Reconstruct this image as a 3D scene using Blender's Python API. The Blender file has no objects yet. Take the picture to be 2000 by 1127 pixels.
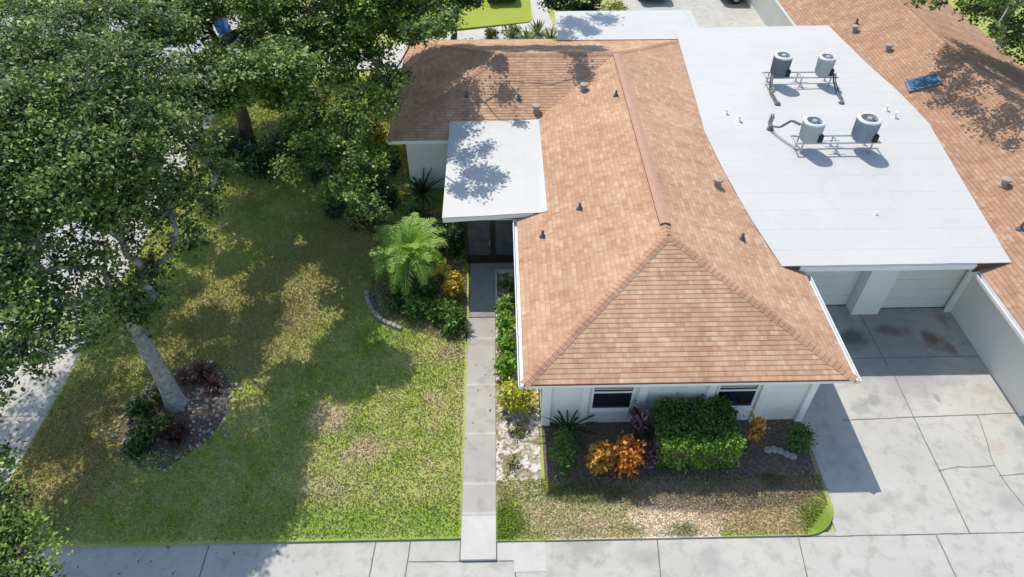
import bpy, math, random
import numpy as np
from mathutils import Vector, Matrix
S = bpy.context.scene
C = S.collection
R = math.radians
rnd = random.Random(7)
rng = np.random.default_rng(7)

# ------------------------------------------------------------ camera, sky, sun
CAM_H = 17.0; PITCH = R(44.4); YAW = R(1.16); FPX = 1340.0
cd = bpy.data.cameras.new('camera'); cam = bpy.data.objects.new('camera', cd); C.objects.link(cam)
cam.location = (0, 0, CAM_H); cam.rotation_euler = (math.pi/2-PITCH, 0, -YAW)
cd.sensor_width = 36; cd.lens = 36*FPX/2000; cd.clip_end = 2000; cd.clip_start = .1
S.camera = cam
w = bpy.data.worlds.new("World"); S.world = w; w.use_nodes = True
nt = w.node_tree; bg = nt.nodes['Background']
sky = nt.nodes.new('ShaderNodeTexSky'); sky.sky_type = 'NISHITA'; sky.sun_disc = False
sky.sun_elevation = R(54.4); sky.sun_rotation = R(-26); sky.air_density = 1.2; sky.dust_density = .6
nt.links.new(sky.outputs[0], bg.inputs[0]); bg.inputs[1].default_value = .155
sd = bpy.data.lights.new('sun', 'SUN'); sd.energy = 3.6; sd.angle = R(.5); sd.color = (1, .95, .865)
sun = bpy.data.objects.new('sun', sd); C.objects.link(sun)
SUN = Vector((.315, -.644, -1)).normalized()
sun.rotation_euler = SUN.to_track_quat('-Z', 'Y').to_euler()
sun.location = (-10, 20, 40)
S.view_settings.view_transform = 'Standard'; S.view_settings.look = 'None'
S.view_settings.exposure = .42; S.view_settings.gamma = 1
S.render.engine = 'CYCLES'
S.cycles.max_bounces = 6

# point on the height plane z seen at a spot of the survey picture: used to read plan positions off
def G(px, py, z=0.0):
    F = Vector((math.sin(YAW)*math.cos(PITCH), math.cos(YAW)*math.cos(PITCH), -math.sin(PITCH)))
    Rr = Vector((math.cos(YAW), -math.sin(YAW), 0)); U = Rr.cross(F)
    d = F + Rr*((px-1000)/FPX) + U*((563.5-py)/FPX)
    t = (z-CAM_H)/d.z
    return Vector((d.x*t, d.y*t, z))

# ------------------------------------------------------------ mesh helpers
def mk(name, V, Fc, mat=None, parent=None, smooth=False, uv=None, tint=None, mats=None, midx=None):
    me = bpy.data.meshes.new(name)
    V = np.asarray(V, dtype=np.float32)
    if isinstance(Fc, np.ndarray):
        n, k = Fc.shape
        me.vertices.add(len(V)); me.vertices.foreach_set('co', V.ravel())
        me.loops.add(n*k); me.loops.foreach_set('vertex_index', Fc.ravel().astype(np.int32))
        me.polygons.add(n); me.polygons.foreach_set('loop_start', np.arange(0, n*k, k, dtype=np.int32))
        me.polygons.foreach_set('loop_total', np.full(n, k, dtype=np.int32))
    else:
        me.from_pydata([tuple(map(float, v)) for v in V], [], Fc)
    if uv is not None:
        l = me.uv_layers.new(name='UVMap'); l.data.foreach_set('uv', np.asarray(uv, dtype=np.float32).ravel())
    if tint is not None:
        a = me.attributes.new('tint', 'FLOAT', 'POINT'); a.data.foreach_set('value', np.asarray(tint, dtype=np.float32))
    me.update(); me.validate()
    for m in (mats or ([mat] if mat else [])): me.materials.append(m)
    if midx is not None: me.polygons.foreach_set('material_index', np.asarray(midx, dtype=np.int32))
    if smooth: me.polygons.foreach_set('use_smooth', [True]*len(me.polygons))
    o = bpy.data.objects.new(name, me); C.objects.link(o)
    if parent: o.parent = parent
    return o

class MB:
    def __init__(s): s.V = []; s.F = []; s.M = []
    def add(s, vs, fs, m=0):
        b = len(s.V); s.V += [tuple(v) for v in vs]; s.F += [tuple(b+i for i in f) for f in fs]; s.M += [m]*len(fs)
    def box(s, x0, x1, y0, y1, z0, z1, m=0, bev=0):
        if bev > 0 and min(x1-x0, y1-y0, z1-z0) > 2.2*bev:
            b = bev; vs = []; 
            for z, i in ((z0, b), (z0+b, 0), (z1-b, 0), (z1, b)):
                a0, a1, c0, c1 = x0+i, x1-i, y0+i, y1-i
                vs += [(a0+b*(i == 0), c0, z), (a1-b*(i == 0), c0, z), (a1, c0+b*(i == 0), z), (a1, c1-b*(i == 0), z),
                       (a1-b*(i == 0), c1, z), (a0+b*(i == 0), c1, z), (a0, c1-b*(i == 0), z), (a0, c0+b*(i == 0), z)]
            # top/bottom rings collapse to 4 corners visually; keep 8-gons slightly cut
            for r in (0, 3):
                z = (z0, z1)[r == 3]; q = b*.3
                a0, a1, c0, c1 = x0+b, x1-b, y0+b, y1-b
                vs[r*8:r*8+8] = [(a0+q, c0, z), (a1-q, c0, z), (a1, c0+q, z), (a1, c1-q, z), (a1-q, c1, z), (a0+q, c1, z), (a0, c1-q, z), (a0, c0+q, z)]
            fs = [tuple(range(7, -1, -1)), tuple(range(24, 32))]
            for r in range(3):
                for k in range(8): fs.append((r*8+k, r*8+(k+1) % 8, r*8+8+(k+1) % 8, r*8+8+k))
            s.add(vs, fs, m); return s
        s.add([(x0, y0, z0), (x1, y0, z0), (x1, y1, z0), (x0, y1, z0), (x0, y0, z1), (x1, y0, z1), (x1, y1, z1), (x0, y1, z1)],
              [(3, 2, 1, 0), (4, 5, 6, 7), (0, 1, 5, 4), (1, 2, 6, 5), (2, 3, 7, 6), (3, 0, 4, 7)], m); return s
    def tube(s, pts, rad, n=8, m=0, cap=True):
        pts = [Vector(p) for p in pts]; k = len(pts)
        if not hasattr(rad, '__len__'): rad = [rad]*k
        up = Vector((0, 0, 1)); rings = []; b = len(s.V)
        prev = None
        for i, p in enumerate(pts):
            t = (pts[min(i+1, k-1)]-pts[max(i-1, 0)]).normalized()
            if prev is None:
                a = t.cross(up) if abs(t.z) < .95 else t.cross(Vector((1, 0, 0)))
            else: a = prev - t*prev.dot(t)
            a.normalize(); prev = a; c = t.cross(a)
            for j in range(n):
                q = 2*math.pi*j/n; s.V.append(tuple(p + a*math.cos(q)*rad[i] + c*math.sin(q)*rad[i]))
        for i in range(k-1):
            for j in range(n):
                s.F.append((b+i*n+j, b+i*n+(j+1) % n, b+(i+1)*n+(j+1) % n, b+(i+1)*n+j)); s.M.append(m)
        if cap:
            s.F.append(tuple(b+j for j in range(n-1, -1, -1))); s.M.append(m)
            s.F.append(tuple(b+(k-1)*n+j for j in range(n))); s.M.append(m)
        return s
    def lathe(s, cx, cy, prof, n=24, m=0, sq=0.0):
        b = len(s.V)
        for r, z in prof:
            for j in range(n):
                q = 2*math.pi*j/n
                f = 1.0
                if sq: f = 1/((abs(math.cos(q))**sq+abs(math.sin(q))**sq)**(1/sq))
                s.V.append((cx+r*f*math.cos(q), cy+r*f*math.sin(q), z))
        for i in range(len(prof)-1):
            for j in range(n):
                s.F.append((b+i*n+j, b+i*n+(j+1) % n, b+(i+1)*n+(j+1) % n, b+(i+1)*n+j)); s.M.append(m)
        return s
    def prism(s, poly, z0, z1, m=0):
        n = len(poly); b = [(p[0], p[1], z0) for p in poly]+[(p[0], p[1], z1) for p in poly]
        s.add(b, [tuple(range(n-1, -1, -1)), tuple(range(n, 2*n))]+[(i, (i+1) % n, n+(i+1) % n, n+i) for i in range(n)], m); return s
    def build(s, name, mat, parent=None, smooth=False):
        mats = mat if isinstance(mat, (list, tuple)) else [mat]
        return mk(name, s.V, s.F, parent=parent, smooth=smooth, mats=mats, midx=s.M)

def tag(o, label=None, cat=None, group=None, kind=None):
    if label: o['label'] = label
    if cat: o['category'] = cat
    if group: o['group'] = group
    if kind: o['kind'] = kind
    return o
def thing(name, label, cat, loc=(0, 0, 0), group=None, rz=0):
    o = bpy.data.objects.new(name, None); C.objects.link(o); o.location = loc; o.rotation_euler.z = rz
    o.empty_display_size = .3
    return tag(o, label, cat, group)
def copy_tree(o, parent=None):
    c = o.copy(); C.objects.link(c); c.parent = parent
    for ch in list(o.children): copy_tree(ch, c)
    return c

# ------------------------------------------------------------ materials
class N:
    def __init__(s, name, rough=.8, spec=.3):
        s.m = bpy.data.materials.new(name); s.m.use_nodes = True; s.t = s.m.node_tree
        s.b = s.t.nodes['Principled BSDF']; s.b.inputs['Roughness'].default_value = rough
        s.b.inputs['Specular IOR Level'].default_value = spec
    def n(s, ty, **kw):
        x = s.t.nodes.new('ShaderNode'+ty)
        for k, v in kw.items(): setattr(x, k, v)
        return x
    def l(s, a, b): s.t.links.new(a, b)
    def pos(s): return s.n('NewGeometry').outputs['Position']
    def noise(s, vec, scale, detail=4, rough=.55, dist=0):
        x = s.n('TexNoise'); x.inputs['Scale'].default_value = scale; x.inputs['Detail'].default_value = detail
        x.inputs['Roughness'].default_value = rough; x.inputs['Distortion'].default_value = dist
        s.l(vec, x.inputs['Vector']); return x.outputs['Fac']
    def ramp(s, fac, stops, interp='LINEAR'):
        x = s.n('ValToRGB'); x.color_ramp.interpolation = interp
        e = x.color_ramp.elements
        while len(e) < len(stops): e.new(.5)
        for q, (p, c) in zip(e, stops): q.position = p; q.color = (*c, 1) if len(c) == 3 else c
        s.l(fac, x.inputs[0]); return x.outputs[0]
    def mix(s, fac, a, b, mode='MIX'):
        x = s.n('Mix', data_type='RGBA', blend_type=mode)
        for sock, v in ((x.inputs[0], fac), (x.inputs[6], a), (x.inputs[7], b)):
            if hasattr(v, 'is_linked'): s.l(v, sock)
            elif hasattr(v, '__len__'): sock.default_value = (*v, 1) if len(v) == 3 else v
            else: sock.default_value = v
        return x.outputs[2]
    def math(s, op, a, b=None, c=None):
        x = s.n('Math', operation=op)
        for i, v in enumerate((a, b, c)):
            if v is None: continue
            if hasattr(v, 'is_linked'): s.l(v, x.inputs[i])
            else: x.inputs[i].default_value = v
        return x.outputs[0]
    def spot(s, vec, x, y, r, soft, wob, nz, sx=1, sy=1):
        m = s.n('Mapping'); m.inputs['Location'].default_value = (-x*sx, -y*sy, 0); m.inputs['Scale'].default_value = (sx, sy, 0)
        s.l(vec, m.inputs[0])
        d = s.n('VectorMath', operation='LENGTH'); s.l(m.outputs[0], d.inputs[0])
        dd = s.math('ADD', d.outputs['Value'], s.math('MULTIPLY', s.math('SUBTRACT', nz, .5), wob))
        mr = s.n('MapRange', interpolation_type='SMOOTHSTEP'); s.l(dd, mr.inputs[0])
        mr.inputs[1].default_value = r; mr.inputs[2].default_value = r-soft; mr.inputs[3].default_value = 0; mr.inputs[4].default_value = 1
        return mr.outputs[0]
    def col(s, c):
        if hasattr(c, 'is_linked'): s.l(c, s.b.inputs['Base Color'])
        else: s.b.inputs['Base Color'].default_value = (*c, 1)
    def bump(s, h, strength=.5, dist=.02):
        x = s.n('Bump'); x.inputs['Strength'].default_value = strength; x.inputs['Distance'].default_value = dist
        s.l(h, x.inputs['Height']); s.l(x.outputs[0], s.b.inputs['Normal'])

def plain(name, col, rough=.6, var=.12, scale=6, spec=.3, metal=0, bump=.1):
    m = N(name, rough, spec); p = m.pos()
    f = m.noise(p, scale, 5)
    m.col(m.ramp(f, [(.25, tuple(c*(1-var) for c in col)), (.75, tuple(min(1, c*(1+var)) for c in col))]))
    m.b.inputs['Metallic'].default_value = metal
    if bump: m.bump(m.noise(p, scale*12, 3), bump, .01)
    return m.m

def leaf_mat(name, dark, mid, light, trans=.25, rough=.5):
    m = N(name, rough, .35)
    a = m.n('Attribute', attribute_name='tint')
    c = m.ramp(a.outputs['Fac'], [(0, dark), (.5, mid), (1, light)])
    m.col(c)
    tr = m.n('BsdfTranslucent'); m.l(c, tr.inputs[0])
    mx = m.n('MixShader'); mx.inputs[0].default_value = trans
    m.l(m.b.outputs[0], mx.inputs[1]); m.l(tr.outputs[0], mx.inputs[2])
    m.l(mx.outputs[0], m.t.nodes['Material Output'].inputs[0])
    return m.m

def concrete(name, base=(.47, .46, .43), stains=(), dark=.82):
    m = N(name, .85, .2); p = m.pos()
    big = m.noise(p, .55, 6, .6); mid = m.noise(p, 2.6, 6, .62, .4); fine = m.noise(p, 45, 3)
    c = m.ramp(big, [(.3, tuple(b*.87 for b in base)), (.7, tuple(min(1, b*1.06) for b in base))])
    c = m.mix(1, c, m.ramp(mid, [(.34, (dark, dark, dark*.98)), (.5, (1, 1, 1))]), 'MULTIPLY')
    c = m.mix(1, c, m.ramp(fine, [(.3, (.9, .9, .9)), (.7, (1.04, 1.04, 1.04))]), 'MULTIPLY')
    wn = m.noise(p, 2.2, 5, .6)
    for (x, y, r, soft, wob, col, amt, sx, sy) in stains:
        f = m.spot(p, x, y, r, soft, wob, wn, sx, sy)
        c = m.mix(m.math('MULTIPLY', f, amt), c, col)
    m.col(c); m.bump(fine, .25, .01)
    return m.m

CONC = (.46, .438, .395)
M = {}
# driveway: tyre/oil stains and rust under the garage roof
M['drive'] = concrete('driveway_concrete', CONC, stains=[
    (11.6, 14.8, .75, .6, .8, (.035, .035, .04), .85, 1, 1.2), (12.6, 14.2, 2.4, 1.6, 1.4, (.2, .19, .2), .55, 1, 1),
    (13.0, 15.1, .35, .3, .5, (.16, .08, .07), .7, .5, 1), (14.1, 14.7, .4, .35, .6, (.17, .07, .06), .75, 1, .6),
    (14.55, 14.3, .28, .25, .4, (.16, .08, .07), .6, 1, .45), (14.9, 15.6, .3, .3, .4, (.2, .15, .13), .5, 1, .5),
    (11.2, 12.3, .35, .2, .9, (.19, .19, .17), .45, 1, 1.3), (10.7, 12.0, .3, .25, .8, (.2, .2, .18), .4, .7, 1),
    (9.6, 10.3, .8, .6, 1.0, (.30, .285, .26), .4, 1.6, .7), (10.3, 9.0, .5, .4, 1.1, (.28, .265, .24), .4, 1, .7), (12.9, 8.6, .3, .25, .9, (.25, .235, .21), .4, 1, 1.5), (14.7, 12.6, .5, .4, .9, (.36, .33, .28), .5, .8, 1.6),
    (14.05, 10.6, .35, .35, .5, (.42, .3, .24), .5, 1, 1), (13.6, 8.9, .5, .4, .6, (.25, .25, .23), .45, .7, 1.2),
    (15.0, 11.0, .3, .25, .5, (.22, .22, .21), .6, 1, 1), (13.2, 12.3, .12, .1, .2, (.2, .2, .19), .6, 1, .4)])
M['walk'] = concrete('pavement_concrete', CONC, stains=[
    (1.9, 7.9, .9, .8, 1.1, (.22, .21, .19), .55, 1, 1.4), (3.4, 7.6, .7, .6, .9, (.24, .23, .21), .45, 1, 1.3), (5.2, 7.5, .5, .4, .8, (.27, .26, .24), .4, .8, 1)])
M['path'] = concrete('path_concrete', (.40, .37, .335), dark=.8)
M['pathjoint'] = concrete('path_joint_mortar', (.47, .44, .40), dark=.85)
M['newconc'] = concrete('pale_concrete', (.52, .50, .46), dark=.92)
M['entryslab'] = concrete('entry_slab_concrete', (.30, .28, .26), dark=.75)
M['street'] = concrete('street_surface', (.42, .42, .41), dark=.85)
M['joint'] = plain('joint_dirt', (.16, .15, .13), .95, .3, 9)
M['crack'] = plain('crack_dirt', (.2, .185, .16), .95, .3, 9)

def grass_mat(name, spots=(), brown=.5, base=0.0):
    m = N(name, .9, .15); p = m.pos()
    a = m.noise(p, .8, 6, .65, .5); b = m.noise(p, 3.5, 5, .65); c = m.noise(p, 34, 4, .75)
    g = m.ramp(a, [(.3, (.22, .32, .045)), (.45, (.34, .41, .08)), (.6, (.45, .46, .15)), (.78, (.53, .48, .24))])
    g = m.mix(m.ramp(b, [(.42, (0, 0, 0)), (.66, (1, 1, 1))]), g, m.mix(.5, g, (.44, .38, .21)))
    wn = m.noise(p, 1.7, 6, .7, .6)
    for (x, y, r, soft, wob, col, amt, sx, sy) in spots:
        g = m.mix(m.math('MULTIPLY', m.spot(p, x, y, r, soft, wob, wn, sx, sy), amt), g, col)
    g = m.mix(1, g, m.ramp(c, [(.3, (.68, .70, .64)), (.5, (.97, .97, .97)), (.7, (1.25, 1.22, 1.25))]), 'MULTIPLY')
    at = m.n('Attribute', attribute_name='tint')
    g = m.mix(1, g, m.ramp(at.outputs['Fac'], [(0, (1, 1, 1)), (1, (1.7, 1.6, 1.4))]), 'MULTIPLY')
    m.col(g); m.bump(c, .8, .04); return m.m
TAN = (.66, .54, .38); DIRT = (.22, .17, .12); GRN = (.18, .26, .03)
M['lawn'] = grass_mat('lawn_grass', [
    (-5.2, 11.9, 1.0, .8, 1.4, (.55, .44, .29), .8, 1, 1.2), (-4.0, 10.8, .8, .6, 1.2, (.52, .41, .27), .8, 1, 1), (-4.9, 9.6, .9, .8, 1.3, (.47, .40, .24), .7, .7, 1),
    (-2.2, 12.6, .5, .5, .9, (.47, .38, .25), .7, 1, 1), (-1.6, 14.4, .5, .4, .7, (.40, .31, .21), .8, .5, 1), (-4.0, 8.4, 2.0, 1, 1.4, (.22, .34, .05), .5, .45, 1.6),
    (-9.2, 15.5, 3.6, 2.2, 2.4, (.34, .28, .12), .6, .8, 1), (-12.3, 11.0, 2.4, 1.4, 2.0, (.36, .27, .13), .65, 1, .7), (-6.5, 19, 3.5, 2.5, 2.2, (.34, .28, .12), .6, 1, .8),
    (-4.2, 15.0, 1.1, .9, 1.1, (.17, .27, .035), .7, 1, 1)])
M['strip'] = grass_mat('front_strip_grass', [
    (3.2, 8.75, 3.0, .9, 1.2, TAN, .6, .9, 2.6), (4.5, 8.5, 1.4, .5, 2.0, (.80, .69, .55), .9, .9, 1.8), (2.4, 8.5, .5, .3, 1.2, (.66, .55, .42), .7, 1, 1.4), (5.9, 8.9, .4, .3, 1.1, (.20, .25, .06), .6, .7, 1.6), (3.3, 8.3, .3, .25, 1.0, (.2, .26, .06), .6, .7, 1.6), (6.8, 8.9, 1.8, .7, 1.3, (.58, .44, .30), .75, .9, 1.8),
    (5.5, 9.9, 4.0, .6, 1.0, (.27, .215, .15), .75, .9, 3.2), (-.0, 8.5, .75, .45, .6, GRN, .9, 1, .9), (8.2, 8.5, .7, .45, .6, GRN, .9, 1, 1),
    (7.3, 9.9, .6, .5, .7, (.06, .10, .02), .8, 1, 1), (4.6, 8.2, .35, .3, .8, (.18, .20, .05), .7, .5, 1), (2.2, 9.35, 1.1, .3, .5, (.13, .16, .04), .7, .8, 3)])
M['rearlawn'] = grass_mat('rear_lawn_grass', [(-1, 39, 7, 3, 2, (.30, .36, .035), .8, .5, 1)])
M['ground'] = grass_mat('far_ground', [])
m = N('shell_mulch', .9, .2); p = m.pos(); v = m.n('TexVoronoi'); v.inputs['Scale'].default_value = 11; m.l(p, v.inputs['Vector'])
c = m.ramp(v.outputs['Color'], [(.1, (.18, .13, .10)), (.35, (.42, .35, .29)), (.6, (.58, .51, .45)), (.9, (.68, .62, .57))])
c = m.mix(m.ramp(m.noise(p, 2.4, 5, .7, .8), [(.47, (0, 0, 0)), (.58, (1, 1, 1))]), c, (.21, .175, .09)); m.col(c); m.bump(v.outputs['Distance'], .8, .04); M['shell'] = m.m
m = N('dark_mulch', .95, .15); p = m.pos(); c = m.ramp(m.noise(p, 14, 6, .75), [(.3, (.06, .045, .035)), (.5, (.15, .115, .09)), (.7, (.30, .24, .19))]); m.col(c); m.bump(m.noise(p, 30, 4), 1, .05); M['mulch'] = m.m

# shingles: uv are metres along / up the slope
def shingle(name, cols, tabw=.2, line=.55):
    m = N(name, .9, .15); uvn = m.n('UVMap').outputs[0]
    sp = m.n('SeparateXYZ'); m.l(uvn, sp.inputs[0]); u, v = sp.outputs[0], sp.outputs[1]
    row = m.math('FLOOR', m.math('DIVIDE', v, .145)); fr = m.math('FRACT', m.math('DIVIDE', v, .145))
    w1 = m.n('TexWhiteNoise', noise_dimensions='1D'); m.l(row, w1.inputs['W'])
    uu = m.math('ADD', m.math('DIVIDE', u, tabw), m.math('MULTIPLY', w1.outputs[0], 7.3))
    cl = m.math('FLOOR', uu)
    cb = m.n('CombineXYZ'); m.l(cl, cb.inputs[0]); m.l(row, cb.inputs[1])
    w2 = m.n('TexWhiteNoise', noise_dimensions='2D'); m.l(cb.outputs[0], w2.inputs['Vector'])
    cb2 = m.n('CombineXYZ'); m.l(m.math('FLOOR', m.math('MULTIPLY', uu, .37)), cb2.inputs[0]); m.l(row, cb2.inputs[1])
    w3 = m.n('TexWhiteNoise', noise_dimensions='2D'); m.l(cb2.outputs[0], w3.inputs['Vector'])
    f = m.math('ADD', m.math('MULTIPLY', w2.outputs[0], .5), m.math('MULTIPLY', w3.outputs[0], .5))
    c = m.ramp(f, cols)
    p = m.pos()
    c = m.mix(1, c, m.ramp(m.noise(p, .7, 5, .6), [(.3, (.86, .83, .81)), (.7, (1.08, 1.08, 1.08))]), 'MULTIPLY')
    c = m.mix(1, c, m.ramp(m.noise(p, 60, 3, .6), [(.3, (.8, .8, .8)), (.7, (1.15, 1.15, 1.15))]), 'MULTIPLY')
    mp = m.n('Mapping'); mp.inputs['Scale'].default_value = (2.2, .25, 1); m.l(uvn, mp.inputs[0])
    c = m.mix(1, c, m.ramp(m.noise(mp.outputs[0], 1.0, 5, .65), [(.35, (.86, .84, .82)), (.55, (1, 1, 1)), (.75, (1.06, 1.07, 1.08))]), 'MULTIPLY')
    g = m.math('FRACT', uu); e = m.math('LESS_THAN', g, .05)
    c = m.mix(m.math('MULTIPLY', e, .3), c, (.12, .07, .05))
    e2 = m.math('LESS_THAN', fr, .16)
    c = m.mix(m.math('MULTIPLY', e2, line), c, (.17, .085, .055))  # shadow of the course butts painted as a dark line
    m.col(c); m.bump(m.noise(p, 90, 2), .3, .01); return m.m
SH = [(.08, (.43, .25, .158)), (.3, (.475, .288, .184)), (.5, (.50, .315, .20)), (.7, (.53, .345, .225)), (.92, (.575, .40, .268))]
M['shingle'] = shingle('tan_shingles', SH, .11, .26)
M['shingle_old'] = shingle('weathered_brown_shingles', [(p_, (c_[0]*.80, c_[1]*.77, c_[2]*.77)) for p_, c_ in SH], .11, .26)
M['cap'] = shingle('hip_cap_shingles', [(.1, (.41, .235, .155)), (.9, (.49, .295, .195))], .6, .3)
M['vent_cap'] = plain('ridge_vent_shingles', (.42, .25, .175), .9, .1, 5)
# membrane
m = N('white_roof_membrane', .55, .3); p = m.pos(); sp = m.n('SeparateXYZ'); m.l(p, sp.inputs[0])
y = m.math('ADD', sp.outputs[1], m.math('MULTIPLY', m.noise(p, 1.2, 2), .06))
fr = m.math('FRACT', m.math('DIVIDE', y, .93)); ln = m.math('LESS_THAN', fr, .035)
c = m.ramp(m.noise(p, .5, 6, .6), [(.3, (.475, .465, .445)), (.7, (.52, .51, .48))])
c = m.mix(m.math('MULTIPLY', ln, .42), c, (.34, .35, .37))
c = m.mix(m.ramp(m.noise(p, 3, 6, .7, .3), [(.6, (0, 0, 0)), (.8, (.35, .35, .35))]), c, (.37, .375, .36))
wn = m.noise(p, 1.6, 5, .6)
for (x_, y_, r_, a_) in ((12, 18.5, 1.3, .12), (10, 24, .9, .1), (14, 28, 1.2, .1), (13, 20.2, .8, .14), (11, 25.2, .9, .12), (9.6, 17, .7, .1), (14.6, 16.6, .6, .12)):
    f1 = m.spot(p, x_, y_, r_, .12, 1.1, wn); f2 = m.spot(p, x_, y_, r_-.1, .12, 1.1, wn)
    c = m.mix(m.math('MULTIPLY', m.math('SUBTRACT', f1, f2), a_), c, (.30, .29, .26)); c = m.mix(m.math('MULTIPLY', f2, a_*.25), c, (.38, .37, .34))
m.col(c); m.bump(m.noise(p, 1.5, 3), .15, .03); M['membrane'] = m.m
m = N('white_entry_membrane', .55, .3); p = m.pos(); sp = m.n('SeparateXYZ'); m.l(p, sp.inputs[0])
fr = m.math('FRACT', m.math('DIVIDE', sp.outputs[0], .45)); ln = m.math('LESS_THAN', fr, .05)
c = m.ramp(m.noise(p, .8, 6, .6), [(.3, (.475, .465, .445)), (.7, (.52, .51, .48))])
c = m.mix(m.math('MULTIPLY', ln, .2), c, (.36, .38, .40)); m.col(c); M['entrymembrane'] = m.m
M['white'] = plain('white_paint', (.84, .835, .81), .5, .04, 3)
M['stucco'] = plain('pale_stucco', (.80, .79, .75), .85, .05, 1.5, bump=.4)
M['stucco2'] = plain('cream_stucco', (.76, .715, .63), .85, .05, .8, bump=.4)
M['gutter'] = plain('white_gutter_metal', (.70, .69, .67), .4, .08, 2)
M['ventside'] = plain('ridge_vent_side', (.24, .13, .09), .9, .1, 5)
M['brown'] = plain('brown_trim', (.16, .07, .05), .7, .2, 4)
M['bronze'] = plain('dark_bronze_metal', (.03, .028, .027), .4, .2, 4)
M['garagedoor'] = plain('garage_door_paint', (.76, .75, .70), .45, .04, 2)
m = N('window_glass', .06, .6); m.col((.015, .02, .03)); m.b.inputs['Metallic'].default_value = .0; M['glass'] = m.m
m = N('screen_mesh', .5, .3); m.col(m.ramp(m.noise(m.pos(), 3, 3), [(.3, (.05, .05, .055)), (.7, (.10, .10, .11))])); M['screen'] = m.m
M['bark'] = plain('oak_bark', (.30, .28, .27), .95, .5, 7, bump=1)
M['barkdark'] = plain('dark_bark', (.09, .075, .06), .95, .3, 9, bump=1)
M['stem'] = plain('shrub_stem', (.12, .09, .06), .9, .3, 12)
M['acdark'] = plain('dark_grey_metal', (.16, .185, .22), .5, .1, 5)
M['acpale'] = plain('pale_green_grey_metal', (.42, .46, .45), .5, .08, 5)
M['acblue'] = plain('blue_grey_metal', (.25, .30, .37), .5, .1, 5)
M['actop'] = plain('pale_cap_metal', (.60, .62, .62), .5, .1, 5)
M['black'] = plain('black_plastic', (.02, .02, .022), .5, .2, 5)
M['galv'] = plain('galvanised_steel', (.46, .47, .47), .45, .1, 8, metal=.4)
M['pipe'] = plain('pipe_insulation', (.13, .13, .14), .8, .2, 8)
M['stone'] = plain('edging_stone', (.30, .27, .25), .9, .25, 5, bump=.8)
M['shellstone'] = plain('white_shell_stone', (.36, .33, .31), .9, .25, 8, bump=.8)

# ------------------------------------------------------------ leaves
def leaf_mesh(P, size, tint, up=.6, aspect=.5, out=None, droop=0):
    n = len(P); P = np.asarray(P)
    nrm = rng.normal(size=(n, 3)); nrm[:, 2] = np.abs(nrm[:, 2])+up
    nrm /= np.linalg.norm(nrm, axis=1)[:, None]
    d = rng.normal(size=(n, 3)) if out is None else out + .5*rng.normal(size=(n, 3))
    d[:, 2] -= droop
    d -= nrm*np.sum(d*nrm, axis=1)[:, None]; d /= np.linalg.norm(d, axis=1)[:, None]+1e-6
    s = np.cross(nrm, d); sz = (size*(.45+1.1*rng.random(n)))[:, None]
    V = np.stack([P-d*sz*.5, P+s*sz*aspect*.5-d*sz*.05+nrm*sz*.06, P+d*sz*.5, P-s*sz*aspect*.5-d*sz*.05+nrm*sz*.06], axis=1).reshape(-1, 3)
    F = np.arange(n*4, dtype=np.int32).reshape(n, 4)
    return V, F, np.repeat(np.clip(tint, 0, 1), 4)

def clumps(c, r, k, per, cr, flat=.8):
    """k leaf clumps in a lumpy ellipsoid round c, each of `per` leaf points within cr"""
    c = np.asarray(c, float); r = np.asarray([r, r, r*flat] if np.isscalar(r) else r, float)
    d = rng.normal(size=(k, 3)); d /= np.linalg.norm(d, axis=1)[:, None]
    q = (rng.random(k)**.42)[:, None]; cc = c+d*q*r
    P = cc[:, None, :]+rng.normal(size=(k, per, 3))*cr*np.array([1, 1, .55])*(.5+rng.random((k, 1, 1)))
    t = np.repeat(np.clip(.48+.24*rng.normal(size=k), 0, 1), per).reshape(k, per)+.13*rng.normal(size=(k, per))
    out = (P-c)
    return P.reshape(-1, 3), t.ravel(), out.reshape(-1, 3), cc

LM = {}
LM['oak'] = leaf_mat('oak_leaves', (.022, .042, .010), (.11, .18, .03), (.34, .44, .08), .25)
LM['oakgrey'] = leaf_mat('grey_green_leaves', (.02, .04, .010), (.12, .185, .04), (.36, .44, .12), .25)
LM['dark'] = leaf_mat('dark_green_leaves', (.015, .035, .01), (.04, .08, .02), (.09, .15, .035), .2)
LM['mid'] = leaf_mat('mid_green_leaves', (.03, .08, .015), (.08, .17, .025), (.18, .32, .05), .25)
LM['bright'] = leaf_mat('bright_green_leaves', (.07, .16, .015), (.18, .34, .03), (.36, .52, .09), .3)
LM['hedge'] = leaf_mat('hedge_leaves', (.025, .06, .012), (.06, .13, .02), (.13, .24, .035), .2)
LM['palm'] = leaf_mat('palm_leaves', (.08, .17, .015), (.22, .40, .035), (.46, .62, .14), .35)
LM['yellow'] = leaf_mat('yellow_croton_leaves', (.22, .26, .02), (.46, .46, .035), (.66, .60, .08), .3)
LM['gold'] = leaf_mat('golden_croton_leaves', (.25, .17, .02), (.52, .38, .03), (.70, .55, .06), .3)
LM['orange'] = leaf_mat('orange_croton_leaves', (.30, .07, .015), (.70, .26, .04), (.85, .48, .10), .35)
LM['amber'] = leaf_mat('amber_croton_leaves', (.24, .10, .02), (.60, .32, .05), (.80, .56, .14), .35)
LM['purple'] = leaf_mat('purple_leaves', (.035, .018, .024), (.13, .075, .085), (.33, .24, .24), .2)
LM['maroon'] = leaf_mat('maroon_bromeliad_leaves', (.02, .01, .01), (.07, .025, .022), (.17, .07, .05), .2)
LM['olive'] = leaf_mat('olive_yellow_leaves', (.06, .07, .015), (.15, .16, .04), (.38, .36, .11), .25)

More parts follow.
